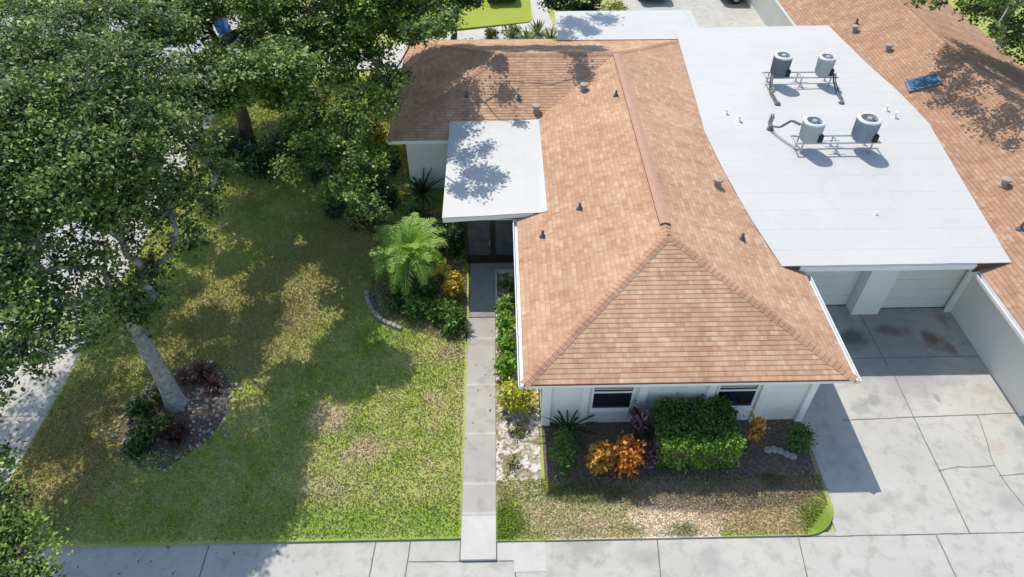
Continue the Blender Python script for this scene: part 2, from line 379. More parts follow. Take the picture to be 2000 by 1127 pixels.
def shrub(name, label, cat, x, y, rx, ry, h, mat, n=900, size=.09, z0=.05, lift=.0, per=9, aspect=.55, group=None, boxy=False):
    root = thing(name, label, cat, (x, y, z0), group)
    k = max(6, n//per)
    if boxy:
        cc = np.stack([rng.uniform(-rx, rx, k), rng.uniform(-ry, ry, k), lift+(h-lift)*(1-rng.random(k)**2*.95)], 1)
        edge = rng.random(k) < .5
        s = rng.integers(0, 4, k)
        cc[edge & (s == 0), 0] = rx; cc[edge & (s == 1), 0] = -rx; cc[edge & (s >= 2), 1] = np.where(s[edge & (s >= 2)] == 2, -ry, ry)
        cc += rng.normal(size=cc.shape)*.05
        P = (cc[:, None, :]+rng.normal(size=(k, per, 3))*np.array([.09, .09, .05])).reshape(-1, 3)
        t = np.repeat(np.clip(.5+.2*rng.normal(size=k), 0, 1), per)+.14*rng.normal(size=k*per)
        out = P-np.array([0, 0, h*.4])
    else:
        c = (0, 0, lift+(h-lift)*.5)
        P, t, out, cc = clumps(c, (rx*.88, ry*.88, (h-lift)*.48), k, per, min(rx, ry)*.16)
        # lumps
        P[:, 2] = np.maximum(P[:, 2], .03)
    V, F, T = leaf_mesh(P, size, t, .5, aspect, out/ (np.linalg.norm(out, axis=1)[:, None]+1e-6)*.9)
    mk('foliage', V, F, LM[mat], root, tint=T)
    b = MB()
    for i in range(min(14, len(cc))):
        e = cc[rng.integers(len(cc))]; b.tube([(rx*.1*math.cos(i), ry*.1*math.sin(i), 0), (e[0]*.4, e[1]*.4, e[2]*.5), tuple(e)], [.018, .012, .006], 5)
    b.build('stem', M['stem'], root)
    return root

def blade_plant(name, label, cat, x, y, n, L, wd, mat, z0=.05, arch=.5, segs=5, trunk_h=0, leaflets=False, group=None, wid=.035, spread=1.0, tr=.06):
    root = thing(name, label, cat, (x, y, z0), group)
    V = []; F = []; T = []
    for i in range(n):
        az = i*2.39996+rnd.uniform(-.2, .2); el = R(rnd.uniform(10, 80)) if not leaflets else R(8+72*((i+.5)/n)+rnd.uniform(-4, 4))
        l = L*rnd.uniform(.85, 1.1); t0 = rnd.uniform(.25, .75)
        hx, hy = math.cos(az), math.sin(az); px = 0; pz = trunk_h; pts = []
        a = el
        for s in range(segs+1):
            pts.append((px*hx*spread, px*hy*spread, pz)); px += l/segs*math.cos(a); pz += l/segs*math.sin(a); a -= arch*1.6/segs*(1.2-.2*el)
        side = Vector((-hy, hx, 0))
        if not leaflets:
            for s in range(segs):
                w0 = wid*math.sin(math.pi*(.15+.8*s/segs)); w1 = wid*math.sin(math.pi*min(.98, .15+.8*(s+1)/segs))
                b = len(V); p0 = Vector(pts[s]); p1 = Vector(pts[s+1])
                V += [p0-side*w0, p0+side*w0, p1+side*w1, p1-side*w1]; F.append((b, b+1, b+2, b+3)); T += [t0+.1*s/segs]*4
        else:
            m = 24
            for j in range(3, m):
                f = j/m*segs; s = min(segs-1, int(f)); p = Vector(pts[s]).lerp(Vector(pts[s+1]), f-s)
                fw = (Vector(pts[s+1])-Vector(pts[s])).normalized(); up = side.cross(fw); ll = wd*math.sin(math.pi*(.12+.8*j/m))*rnd.uniform(.85, 1.1)
                for sg in (-1, 1):
                    dr = (side*sg*.85+fw*.6+up*(-.18)+Vector((rnd.gauss(0, .07), rnd.gauss(0, .07), rnd.gauss(0, .07)))).normalized(); b = len(V); q = p+dr*ll-Vector((0, 0, ll*.18))
                    mdl = p+dr*ll*.45
                    V += [p, mdl+fw*wid*.5, q, mdl-fw*wid*.5]; F.append((b, b+1, b+2, b+3)); T += [t0+rnd.uniform(-.12, .12)]*4
            for s in range(segs):
                b = len(V); p0 = Vector(pts[s]); p1 = Vector(pts[s+1]); V += [p0-side*.014, p0+side*.014, p1+side*.009, p1-side*.009]; F.append((b, b+1, b+2, b+3)); T += [.95]*4
    mk('crown' if trunk_h else 'foliage', V, np.array(F, dtype=np.int32), LM[mat], root, tint=T)
    if trunk_h:
        MB().tube([(0, 0, -.02), (.01, 0, trunk_h*.5), (0, 0, trunk_h+.05)], [tr*1.3, tr, tr*1.1], 10).build('trunk', M['stem'], root)
    return root

# ------------------------------------------------------------ trees
def tree(name, label, base, fork, boughs, mat, trunk_r=.3, leaf=.1, dens=1.0, bark='bark', group=None, name_cat='tree', upl=.6, gap=None):
    """boughs: (x, y, z, r, density). base/fork world points"""
    root = thing(name, label, name_cat, base, group)
    B = Vector(base); fork = Vector(fork)-B
    bs = [(Vector(b[:3])-B, b[3], b[4] if len(b) > 4 else 1) for b in boughs]
    order = sorted(range(len(bs)), key=lambda i: (bs[i][0]-fork).length)
    nodes = [(fork, None)]; att = {}
    for i in order:
        p = bs[i][0]; best = min(range(len(nodes)), key=lambda k: (nodes[k][0]-p).length*(1 if nodes[k][0].z < p.z+.6 else 2.0)+.25*(nodes[k][0]-fork).length)
        a = nodes[best][0]; mid = a.lerp(p, .5)+Vector((rnd.gauss(0, .15), rnd.gauss(0, .15), .1*(p-a).length))
        att[i] = (best, mid); nodes.append((mid, best)); nodes.append((p, len(nodes)-1)); att[i] = (best, mid, len(nodes)-1)
    w = [1.0]*len(nodes)
    for k in range(len(nodes)-1, 0, -1): w[nodes[k][1]] += w[k]
    wm = w[0]
    rad = lambda k: max(.02, trunk_r*.72*(w[k]/wm)**.55)
    mb = MB()
    lean = fork*.5+Vector((.08, -.05, 0)); lean.z = fork.z*.5
    mb.tube([(0, 0, -.15), (0, 0, .12), tuple(fork*.25+Vector((.03, 0, 0))), tuple(lean), tuple(fork*.8), tuple(fork)],
            [trunk_r*1.75, trunk_r*1.35, trunk_r*1.08, trunk_r, trunk_r*.92, trunk_r*.8], 14)
    for k in range(5):   # root flare
        a = k*1.3+.4; mb.tube([(.05*math.cos(a), .05*math.sin(a), .45), (trunk_r*1.1*math.cos(a), trunk_r*1.1*math.sin(a), .12), (trunk_r*2.2*math.cos(a), trunk_r*2.2*math.sin(a), -.06)], [trunk_r*.5, trunk_r*.36, trunk_r*.12], 7)
    for k in range(1, len(nodes)):
        p, par = nodes[k]; a = nodes[par][0]
        j = a.lerp(p, .5)+Vector((rnd.gauss(0, .06), rnd.gauss(0, .06), rnd.gauss(0, .05)))
        mb.tube([a, j, p], [rad(par if par else k)*.85, (rad(par)*.4+rad(k)*.55) if par else rad(k), rad(k)*.8], 7)
    Ps = []; Ts = []; Os = []
    for (p, r, dn) in bs:
        k = max(5, int(30*dn*dens*r*r)); per = 34
        P, t, o, cc = clumps(p, r, k, per, .15, .62)
        t = t+.10*(rng.random()-.5)
        Ps.append(P); Ts.append(t); Os.append(o)
        for c in cc[::2]:
            c = Vector(c); m2 = p.lerp(c, .5)+Vector((rnd.gauss(0, .07), rnd.gauss(0, .07), -.03)); mb.tube([p, m2, c], [.022, .015, .007], 4, cap=False)
    mb.build('trunk', M[bark], root, smooth=True)
    P = np.concatenate(Ps); Tn = np.concatenate(Ts)
    if gap is not None:      # a natural opening in the foliage towards the bin
        a, b = np.array(gap[0])-np.array(B), np.array(gap[1])-np.array(B); d = (b-a)/np.linalg.norm(b-a)
        q = P-a; dist = np.linalg.norm(q-np.outer(q@d, d), axis=1); keep = dist > .42+.12*np.sin(P[:, 0]*9)+.1*rng.random(len(P)); P = P[keep]; Tn = Tn[keep]
    V, F, T = leaf_mesh(P, leaf, Tn, upl, .62)
    mk('crown', V, F, LM[mat], root, tint=T)
    return root

# ============================================================ GROUND
def sheet(name, poly, z, mat, thick=0, kind='structure', **kw):
    if thick: o = MB().prism(poly, z-thick, z).build(name, M[mat])
    else: o = mk(name, [(p[0], p[1], z) for p in poly], [tuple(range(len(poly)))], M[mat])
    return tag(o, kind=kind, **kw)
sheet('ground', [(-400, -60), (400, -60), (400, 700), (-400, 700)], -.06, 'ground')
sheet('street', [(-30, -20), (-15.35, -20), (-15.35, 32), (-13.5, 36.5), (-13.5, 43), (-30, 43)], -.02, 'street')
# kerb and pavement on the left
MB().box(-15.35, -15.2, -10, 33, -.1, .035, bev=.02).build('kerb', M['newconc']); tag(bpy.data.objects['kerb'], kind='structure')
sheet('side_pavement', [(-15.2, 7.2), (-13.6, 7.2), (-13.6, 33), (-15.2, 33)], .03, 'walk', .1)
sheet('pavement', [(-15.2, -14), (8.6, -14), (8.6, 8.14), (-13.6, 8.14), (-13.6, 7.2), (-15.2, 7.2)], .0, 'walk', .1)
sheet('driveway', [(8.6, -14), (30, -14), (30, 8.6), (15.45, 8.6), (15.45, 16.9), (8.74, 16.9), (8.6, 11.6)], .0, 'drive', .1)
# lawn slab
lawn = [(-13.6, 8.14), (-1.14, 8.14), (-1.14, 16), (-1.35, 23.3), (-3.8, 23.4), (-3.9, 33.2), (-13.6, 33.2)]
sheet('lawn', lawn, .06, 'lawn', .12)
arc = [(8.75-.95+.95*math.sin(a), 8.05+.95-.95*math.cos(a)) for a in [R(x) for x in range(0, 91, 9)]]
strip = [(-.24, 8.05)]+arc+[(8.78, 11.62), (-.24, 11.62)]
sheet('front_strip', strip, .05, 'strip', .1)
sheet('side_bed', [(-.24, 9.3), (.45, 9.25), (.98, 9.5), (1.06, 11.62), (1.1, 18.6), (-.24, 18.6)], .057, 'shell')
sheet('bed_mulch', [(1.1, 9.75), (1.6, 9.55), (4, 9.7), (6.2, 9.6), (7.6, 9.9), (8.6, 9.6), (8.74, 11.62), (1.1, 11.62)], .054, 'mulch')
# front path in slabs
ys = [7.55, 8.8, 9.67, 11.28, 13.05, 14.94, 15.9]
for i in range(len(ys)-1):
    o = MB().box(-1.14, -.24, ys[i]+.012, ys[i+1]-.012, -.05, .085 if i else .08, bev=.012).build('path_slab', M['newconc' if i == 0 else 'path']); tag(o, kind='structure')
for yj in ys[1:-1]:
    tag(MB().box(-1.14, -.24, yj-.045, yj+.045, .08, .0885).build('path_joint', M['pathjoint']), kind='structure')
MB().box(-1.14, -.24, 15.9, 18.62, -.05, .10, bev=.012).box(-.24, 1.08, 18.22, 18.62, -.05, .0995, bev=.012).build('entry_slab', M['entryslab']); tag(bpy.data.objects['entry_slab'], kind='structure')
MB().box(-.24, -.17, 16.4, 18.22, -.05, .16, bev=.01).box(-.17, 1.0, 18.1, 18.21, -.05, .15, bev=.01).build('bed_kerb', M['newconc']); tag(bpy.data.objects['bed_kerb'], kind='structure')
# pale patches of pavement by the path
MB().box(-.22, 1.0, 7.56, 8.05, -.05, .010).box(.2, 1.0, 7.26, 7.56, -.05, .010).build('pavement_patch', M['newconc']); tag(bpy.data.objects['pavement_patch'], kind='structure')
# joints
def strip_line(mb, pts, wd, z=.004, jag=.0):
    pts = [Vector((p[0], p[1], 0)) for p in pts]; out = []
    for a, b in zip(pts, pts[1:]):
        n = max(1, int((b-a).length/.25))
        for i in range(n): out.append(a.lerp(b, i/n))
    out.append(pts[-1]); L = []; Rr = []
    for i, p in enumerate(out):
        t = (out[min(i+1, len(out)-1)]-out[max(i-1, 0)]).normalized(); s = Vector((-t.y, t.x, 0)); q = p+s*rnd.gauss(0, jag); ww = wd*rnd.uniform(.7, 1.2)/2
        L.append(q+s*ww); Rr.append(q-s*ww)
    for i in range(len(out)-1):
        mb.add([(*Rr[i].xy, z), (*Rr[i+1].xy, z), (*L[i+1].xy, z), (*L[i].xy, z)], [(0, 1, 2, 3)])
j = MB()
for pts in ([(12.25, 13.2), (12.18, 11.65), (12.05, 8.03)], [(10.0, 11.58), (12.2, 11.65), (15.45, 11.74)], [(7.6, 8.03), (13.5, 8.03), (30, 8.1)],
            [(11.15, 8.0), (11.13, -8)], [(7.56, 8.0), (7.45, 6.99), (7.4, -8)], [(3.9, 8.02), (3.82, 7.0), (3.8, -8)], [(-2.45, 8.1), (-2.5, 7.2), (-2.55, 6)],
            [(-3.34, 8.1), (-3.4, 7), (-3.4, -8)], [(-1.16, 8.1), (-1.16, 7.55)], [(-.22, 8.0), (-.22, 7.56)], [(-2.45, 7.57), (.2, 7.55), (.25, 7.0)],
            [(-7.6, 8.1), (-7.7, -6)], [(-11.6, 8.1), (-11.8, -6)], [(12.2, 13.6), (12.2, 15.9)], [(9, 13.9), (15.3, 13.95)]): strip_line(j, pts, .032, jag=.004)
tag(j.build('concrete_joint', M['joint']), kind='structure')
j = MB()
for pts in ([(12.1, 9.86), (12.7, 9.98), (13.3, 9.97), (13.75, 10.0)], [(14.11, 11.7), (13.95, 10.9), (13.72, 9.98), (13.78, 9.3), (13.9, 8.8), (13.95, 8.2)], [(13.68, 9.66), (14.6, 9.72), (16, 9.8)]): strip_line(j, pts, .03, jag=.012)
tag(j.build('concrete_crack', M['crack']), kind='structure')
j = MB()
for yy in (9, 10.6, 12.2, 13.8, 15.4, 17, 18.6, 20.2, 22): strip_line(j, [(-15.2, yy), (-13.6, yy)], .02, z=.034)
tag(j.build('side_pavement_joint', M['crack']), kind='structure')
# rear
sheet('rear_drive', [(7.2, 33.0), (20, 33.0), (20, 46), (7.4, 46), (7.9, 40)], -.01, 'drive', .04)
sheet('rear_lawn', [(-6, 38.0), (2.0, 39.7), (2.0, 42.9), (1.5, 46), (-8, 46)], .03, 'rearlawn', .08)
sheet('rear_path', [(-11.2, 33.9), (-4.5, 34.0), (2.6, 37.3), (2.9, 39.6), (2.0, 39.6), (-4.3, 37.9), (-7, 35.7), (-11.2, 35.6)], .02, 'newconc', .07)
sheet('rear_walk', [(1.95, 38.7), (3.2, 38.7), (2.5, 47), (1.2, 47)], .025, 'newconc', .08)
sheet('rear_bed', [(-2, 33.2), (2.7, 33.2), (3.8, 37), (3.8, 40), (2.9, 39), (1.5, 37.2)], .015, 'shell', .06)

# grass tufts on the lawns
def poly_pts(poly, n):
    P = np.array(poly); lo = P.min(0); hi = P.max(0); out = []
    while len(out) < n:
        q = rng.uniform(lo, hi, size=(n*2, 2)); ins = np.zeros(len(q), bool); k = len(P); jn = k-1
        for i in range(k):
            a, b = P[i], P[jn]; c = ((a[1] > q[:, 1]) != (b[1] > q[:, 1])) & (q[:, 0] < (b[0]-a[0])*(q[:, 1]-a[1])/(b[1]-a[1]+1e-12)+a[0]); ins ^= c; jn = i
        out += list(q[ins])
    return np.array(out[:n])
def tufts(name, poly, z, n, mat, h=.06, avoid=()):
    q = poly_pts(poly, n)
    for (x, y, r) in avoid: q = q[(q[:, 0]-x)**2+(q[:, 1]-y)**2 > r*r]
    n = len(q); a = rng.uniform(0, 2*math.pi, n); ln = rng.normal(size=(n, 2))*h*.6; hh = h*rng.uniform(.5, 1.4, n); ww = .016*rng.uniform(.7, 1.5, n)
    b = np.stack([q[:, 0], q[:, 1], np.full(n, z)], 1); s = np.stack([np.cos(a)*ww, np.sin(a)*ww, np.zeros(n)], 1)
    tip = b+np.stack([ln[:, 0], ln[:, 1], hh], 1)
    V = np.stack([b-s, b+s, tip], 1).reshape(-1, 3); F = np.arange(3*n, dtype=np.int32).reshape(n, 3)
    tag(mk(name, V, F, M[mat], tint=np.repeat(rng.random(n)**1.5, 3)), kind='stuff', label='short %s grass blades growing over the %s' % (('patchy green', 'lawn') if mat == 'lawn' else ('dry tan and green', 'strip in front of the house')), cat='grass')
tufts('lawn_grass', [(-13.55, 8.2), (-1.2, 8.2), (-1.3, 23), (-3.9, 23.4), (-3.95, 33), (-13.5, 33)], .058, 270000, 'lawn', avoid=[(-9.6, 12.3, 1.5)])
tufts('strip_grass', [(-.2, 8.1), (7.8, 8.1), (8.6, 8.9), (8.7, 9.8), (-.2, 9.8)], .048, 34000, 'strip', .055)

# ============================================================ ROOFS
EXP = .145
def slope(parts, poly, eave_a, eave_dir, up, butt=.009):
    """shingled courses clipped to a convex roof face. poly: 3D points. eave_a point on the eave, eave_dir along it, up: upslope unit vector"""
    A = Vector(eave_a); U = Vector(eave_dir).normalized(); W = Vector(up).normalized(); Nn = U.cross(W)
    if Nn.z < 0: Nn = -Nn
    q = [((Vector(p)-A).dot(U), (Vector(p)-A).dot(W)) for p in poly]
    vmax = max(v for _, v in q); V, F, UV = parts
    def clip(pl, v, keep_above):
        out = []
        for i in range(len(pl)):
            a, b = pl[i-1], pl[i]; ia = (a[1] >= v) == keep_above or a[1] == v; ib = (b[1] >= v) == keep_above or b[1] == v
            if ia != ib:
                t = (v-a[1])/(b[1]-a[1]); out.append((a[0]+t*(b[0]-a[0]), v))
            if ib: out.append(b)
        return out
    k = 0; vlo = min(v for _, v in q)
    k = math.floor(vlo/EXP+1e-6)
    while k*EXP < vmax-1e-4:
        v0, v1 = k*EXP, (k+1)*EXP
        pl = clip(clip(q, v0, True), v1, False)
        if len(pl) >= 3:
            b = len(V)
            for (u, v) in pl:
                V.append(tuple(A+U*u+W*v+Nn*(butt*(1-(v-v0)/EXP)+.002)))
            F.append(tuple(range(b, b+len(pl)))); UV += [(u+3.1*len(F) % 5*0, v+1e-4 if v < v1-1e-6 else v-1e-3) for u, v in pl]
            bot = [p for p in pl if abs(p[1]-v0) < 1e-5]
            if len(bot) >= 2:
                u0 = min(p[0] for p in bot); u1 = max(p[0] for p in bot); b = len(V)
                for (u, hgt) in ((u0, -.002), (u1, -.002), (u1, butt+.002), (u0, butt+.002)): V.append(tuple(A+U*u+W*v0+Nn*hgt))
                F.append((b, b+1, b+2, b+3)); UV += [(u0, v0+.005), (u1, v0+.005), (u1, v0+.01), (u0, v0+.01)]
        k += 1
def capline(parts, a, b, na, nb, wd=.15, lift=.02, e=.16):
    """cap shingles over a hip or ridge from low end a to high end b; na/nb: horizontal-ish unit vectors lying in the two faces, pointing down away"""
    a = Vector(a); b = Vector(b); t = (b-a).normalized(); n = int((b-a).length/e); V, F, UV = parts
    na = Vector(na).normalized(); nb = Vector(nb).normalized(); up = Vector((0, 0, 1))
    for i in range(n):
        p0 = a+t*(e*i); p1 = a+t*(e*(i+1)+.03); h0 = lift+.014; h1 = lift
        k = len(V); jj = rnd.uniform(-.01, .01)
        V += [tuple(p0+na*(wd+jj)+up*(h0-.012)), tuple(p0+up*(h0+.006)), tuple(p0+nb*(wd+jj)+up*(h0-.012)),
              tuple(p1+na*(wd+jj)+up*(h1-.012)), tuple(p1+up*(h1+.006)), tuple(p1+nb*(wd+jj)+up*(h1-.012))]
        F += [(k, k+1, k+4, k+3), (k+1, k+2, k+5, k+4)]; U0 = i*.61
        UV += [(U0, .05), (U0, .06), (U0+.3, .06), (U0+.3, .05), (U0, .05), (U0, .06), (U0+.3, .06), (U0+.3, .05)]
        V += [tuple(p0+na*(wd+jj)), tuple(p0+nb*(wd+jj)), tuple(p0)]; F += [(k+6, k+1, k), (k+7, k+2, k+1)]; UV += [(U0, .01)]*6
PT = .31; up_ = lambda dx, dy: Vector((dx, dy, PT)).normalized()

def hipped(x0, x1, y0, y1, ze, parts, caps, back=True, y_ridge_end=None):
    pass

# ---- main house
X0, X1, Y0, Y1 = .53, 9.25, 11.0, 31.45
XL, YL = -4.3, 22.75           # left wing
XR = (X0+X1)/2; H2 = (X1-X0)/2; ZE = 2.7; ZR = ZE+PT*H2; YR = (YL+Y1)/2
house = thing('house', 'pale stucco bungalow with tan shingle hip roof, white flat roofs and two garage doors', 'house', (4.9, 11.6, 0))
HI = Matrix.Translation((-4.9, -11.6, 0))
def hpart(o, root=house):
    """geometry is written in world coordinates; move it into the root's frame"""
    o.parent = root; o.matrix_parent_inverse = Matrix.Translation(-Vector(root.location)); return o
Aft = (XR, Y0+H2, ZR); Bfar = (XR, YR, ZR); HL = (XL+H2, YR, ZR)
sp = ([], [], [])
slope(sp, [(X0, Y0, ZE), (X1, Y0, ZE), Aft], (X0, Y0, ZE), (1, 0, 0), up_(0, 1))
slope(sp, [(X0, Y0, ZE), Aft, Bfar, (X0, YL, ZE)], (X0, Y0, ZE), (0, 1, 0), up_(1, 0))
slope(sp, [(X1, Y0, ZE), Aft, Bfar, (X1, Y1, ZE)], (X1, Y0, ZE), (0, 1, 0), up_(-1, 0))
slope(sp, [(XL, YL, ZE), (X0, YL, ZE), Bfar, HL], (XL, YL, ZE), (1, 0, 0), up_(0, 1))
slope(sp, [(XL, YL, ZE), HL, (XL, Y1, ZE)], (XL, YL, ZE), (0, 1, 0), up_(1, 0))
slope(sp, [(XL, Y1, ZE), HL, Bfar, (X1, Y1, ZE)], (XL, Y1, ZE), (1, 0, 0), up_(0, -1))
roof = hpart(mk('shingle_roof', sp[0], sp[1], M['shingle'], uv=sp[2]))
cp = ([], [], [])
dn = lambda x, y: Vector((x, y, -PT))
capline(cp, (X0, Y0, ZE), Aft, dn(1, -1)*.0+Vector((1, 0, 0))+Vector((-.3, 0, 0)), (0, 1, 0)) if 0 else None
def hipcap(a, b, fa, fb):
    # fa, fb: outward horizontal normals of the two faces meeting at this hip
    t = (Vector(b)-Vector(a)).normalized(); r = []
    for f in (fa, fb):
        nn = Vector((f[0]*PT, f[1]*PT, 1)).normalized(); d = t.cross(nn).normalized()
        if d.dot(Vector((f[0], f[1], 0))) < 0: d = -d
        r.append(d)
    capline(cp, a, b, r[0], r[1])
hipcap((X0, Y0, ZE), Aft, (-1, 0), (0, -1)); hipcap((X1, Y0, ZE), Aft, (1, 0), (0, -1)); hipcap(Aft, (XR, Y0+H2+.5, ZR), (-1, 0), (1, 0))
hpart(mk('hip_cap', cp[0], cp[1], M['cap'], uv=cp[2])); cp = ([], [], [])
hipcap((XL, YL, ZE), HL, (-1, 0), (0, -1)); hipcap((XL, Y1, ZE), HL, (-1, 0), (0, 1)); hipcap((X1, Y1, ZE), Bfar, (1, 0), (0, 1))
hipcap(HL, Bfar, (0, -1), (0, 1))
hpart(mk('hip_cap', cp[0], cp[1], M['cap'], uv=cp[2]))
rv = MB(); ya, yb = Y0+H2+.5, YR-.15
for s in (-1, 1):
    z0 = ZR+.005
    rv.add([(XR, ya, z0+.075), (XR, yb, z0+.075), (XR+s*.16, yb, z0+.03), (XR+s*.16, ya, z0+.03)], [(0, 1, 2, 3) if s < 0 else (3, 2, 1, 0)])
    rv.add([(XR+s*.16, ya, z0+.03), (XR+s*.16, yb, z0+.03), (XR+s*.16, yb, z0-.06), (XR+s*.16, ya, z0-.06)], [(0, 1, 2, 3)], 1)
rv.add([(XR-.16, ya, z0+.03), (XR, ya, z0+.075), (XR+.16, ya, z0+.03), (XR+.16, ya, z0-.06), (XR-.16, ya, z0-.06)], [(0, 1, 2, 3, 4)], 1)
hpart(rv.build('ridge_vent', [M['vent_cap'], M['ventside']]))
# soffit + fascia
f = MB()
zf0, zf1 = ZE-.16, ZE-.012
segs = [((X0, Y0), (X1, Y0)), ((X1, Y0), (X1, Y1)), ((XL, Y1), (X1, Y1)), ((XL, YL), (XL, Y1)), ((XL, YL), (X0, YL)), ((X0, Y0), (X0, YL))]
for (a, b) in segs:
    if a[1] == b[1]: f.box(a[0]+.02, b[0]-.02, a[1]+(.006 if a[1] < Y1 else -.03), a[1]+(.03 if a[1] < Y1 else -.006), zf0, zf1)
    else:
        s = 1 if a[0] < X1 else -1; f.box(min(a[0]+s*.006, a[0]+s*.03), max(a[0]+s*.006, a[0]+s*.03), a[1]+.035, b[1]-.035, zf0, zf1)
hpart(f.build('fascia', M['white']))
s = MB().box(X0+.031, X1-.031, Y0+.031, Y1-.031, zf0+.01, zf0+.03).box(XL+.031, X0+.03, YL+.031, Y1-.031, zf0+.0102, zf0+.0298)
hpart(s.build('soffit', M['white']))
de = MB().box(X0-.01, X1+.01, Y0-.018, Y0+.004, ZE-.035, ZE-.005); hpart(de.build('drip_edge', M['brown']))
def gutter(xa, ya, yb, side):
    g = MB(); x = xa; prof = [(0, -.13), (0, -.02), (-.008, -.02), (-.008, -.14), (.13, -.14), (.14, -.06), (.14, -.015), (.115, -.015), (.118, -.06), (.112, -.125), (0, -.13)]
    pts = [(x-side*.008*0+side*(px+.005), z+ZE) for px, z in prof]
    n = len(pts)-1; V = [(p[0], ya, p[1]) for p in pts[:n]]+[(p[0], yb, p[1]) for p in pts[:n]]
    g.add(V, [(i, (i+1) % n, n+(i+1) % n, n+i) for i in range(n)]); 
    for yy in (ya, yb): g.box(min(x+side*.006, x+side*.142), max(x+side*.006, x+side*.142), yy-.006, yy+.006, ZE-.14, ZE-.016)
    return g
hpart(gutter(X0, Y0-.02, 17.85, -1).build('gutter', M['gutter'])); hpart(gutter(X1, Y0-.02, 15.05, 1).build('gutter', M['gutter']))
# walls
WX0, WX1, WY = 1.12, 8.72, 11.62
wl = MB()
wl.box(WX0, WX1, WY, WY+.18, 0, ZE-.14).box(WX0, WX0+.18, WY+.18, 23.3, 0, ZE-.14).box(WX1-.18, WX1, WY+.18, Y1-.6, 0, ZE-.14)
wl.box(-3.7, WX0+.18, 23.3, 23.48, 0, ZE-.14).box(-3.7, -3.52, 23.48, Y1-.6, 0, ZE-.14).box(-3.7, WX1, Y1-.6, Y1-.42, 0, ZE-.14)
wall = hpart(wl.build('wall', M['stucco']))
for (a, b) in ((1.08, 1.34), (2.2, 2.40), (3.78, 4.02), (5.7, 5.92), (7.2, 7.43), (8.56, 8.76)):
    hpart(MB().box(a, b, WY-.09, WY+.02, 0, ZE-.15, bev=.012).build('pilaster', M['white']))
def window(xa, xb, z0, z1, yw):
    fr = MB(); t = .06
    fr.box(xa, xb, yw-.05, yw-.003, z0-.05, z0, bev=.008).box(xa, xb, yw-.05, yw-.003, z1, z1+.05).box(xa, xa+t, yw-.049, yw-.003, z0, z1).box(xb-t, xb, yw-.049, yw-.003, z0, z1)
    fr.box(xa+t, xb-t, yw-.045, yw-.004, (z0+z1)/2-.03, (z0+z1)/2+.03).box(xa-.02, xb+.02, yw-.11, yw-.003, z0-.10, z0-.05, bev=.01)
    o = hpart(fr.build('window', M['white']))
    g = MB().box(xa+t, xb-t, yw-.018, yw-.004, z0, z1).build('pane', M['glass'], o)
    bl = MB()
    for i in range(5): bl.box(xa+t+.02, xb-t-.02, yw-.0165-.004, yw-.0185, (z0+z1)/2+.1+i*.06, (z0+z1)/2+.13+i*.06)
    bl.build('blind', M['stucco2'], o)
window(2.46, 3.66, .80, 2.3, WY); window(5.97, 7.14, .80, 2.3, WY)
for (a, b) in ((2.5, 3.6), (6.0, 7.1)): hpart(MB().box(a, b, WY-.035, WY+.01, .28, .68, bev=.01).build('wall_panel', M['white']))
wd_ = MB().box(-3.9+.25, -3.35, 23.26, 23.297, .8, 2.1); 
# entry flat roof
ez = lambda x, y=17.9: 2.80+(x+1.95)*.055+(y-17.9)*.01
e = MB(); xa, xb = -1.95, X0+1.0; yfr = 17.88
def back_y(z): return YL+(z-ZE)/PT+.12
def ptop(x, y, dz=0): return (x, y, ez(x)+dz)
cols = [xa+(xb-xa)*i/16 for i in range(17)]
top = []; V = []; F = []
for x in cols:
    yb_ = 23.62
    for kk in range(17): yy = yfr+(yb_-yfr)*kk/16; V.append((x, yy, max(ez(x, yy)+.006*math.sin(x*3+kk), ZE+(x-X0)*PT+.03, ZE+(yy-YL)*PT+.03)))
for i in range(16):
    for kk in range(16): a = i*17+kk; F.append((a, a+17, a+18, a+1))
b = len(V)
for x in cols: V.append((x, yfr, max(ez(x), ZE+(x-X0)*PT+.03)-.03))
for i in range(16): F.append((i*17, b+i, b+i+1, (i+1)*17))
b = len(V)
for kk in range(17): V.append((xa, V[kk][1], V[kk][2]-.03))
for kk in range(16): F.append((kk, kk+1, b+kk+1, b+kk))
hpart(mk('entry_flat_roof', V, F, M['entrymembrane'], smooth=False))
fb = MB(); fb.add([(xa+.01, yfr+.02, ez(xa)-.22), (xb-.45, yfr+.02, ez(xb)-.2), (xb-.45, yfr+.02, ez(xb)-.035), (xa+.01, yfr+.02, ez(xa)-.035),
                   (xa+.01, yfr+.06, ez(xa)-.22), (xb-.45, yfr+.06, ez(xb)-.2), (xb-.45, yfr+.06, ez(xb)-.035), (xa+.01, yfr+.06, ez(xa)-.035)], [(0, 1, 2, 3), (7, 6, 5, 4), (4, 5, 1, 0), (3, 2, 6, 7), (0, 3, 7, 4), (1, 5, 6, 2)])
fb.box(xa+.008, xa+.05, yfr+.065, 22.7, ez(xa)-.22, ez(xa)-.035).box(xa+.1, X0+.5, yfr+.1, 23.2, ez(xa)-.2, ez(xa)-.17)
hpart(fb.build('entry_fascia', M['white']))
hpart(MB().box(xb-.44, xb-.02, yfr+.03, yfr+.07, 2.72, ez(xb)-.04).build('roof_upstand', M['brown']))
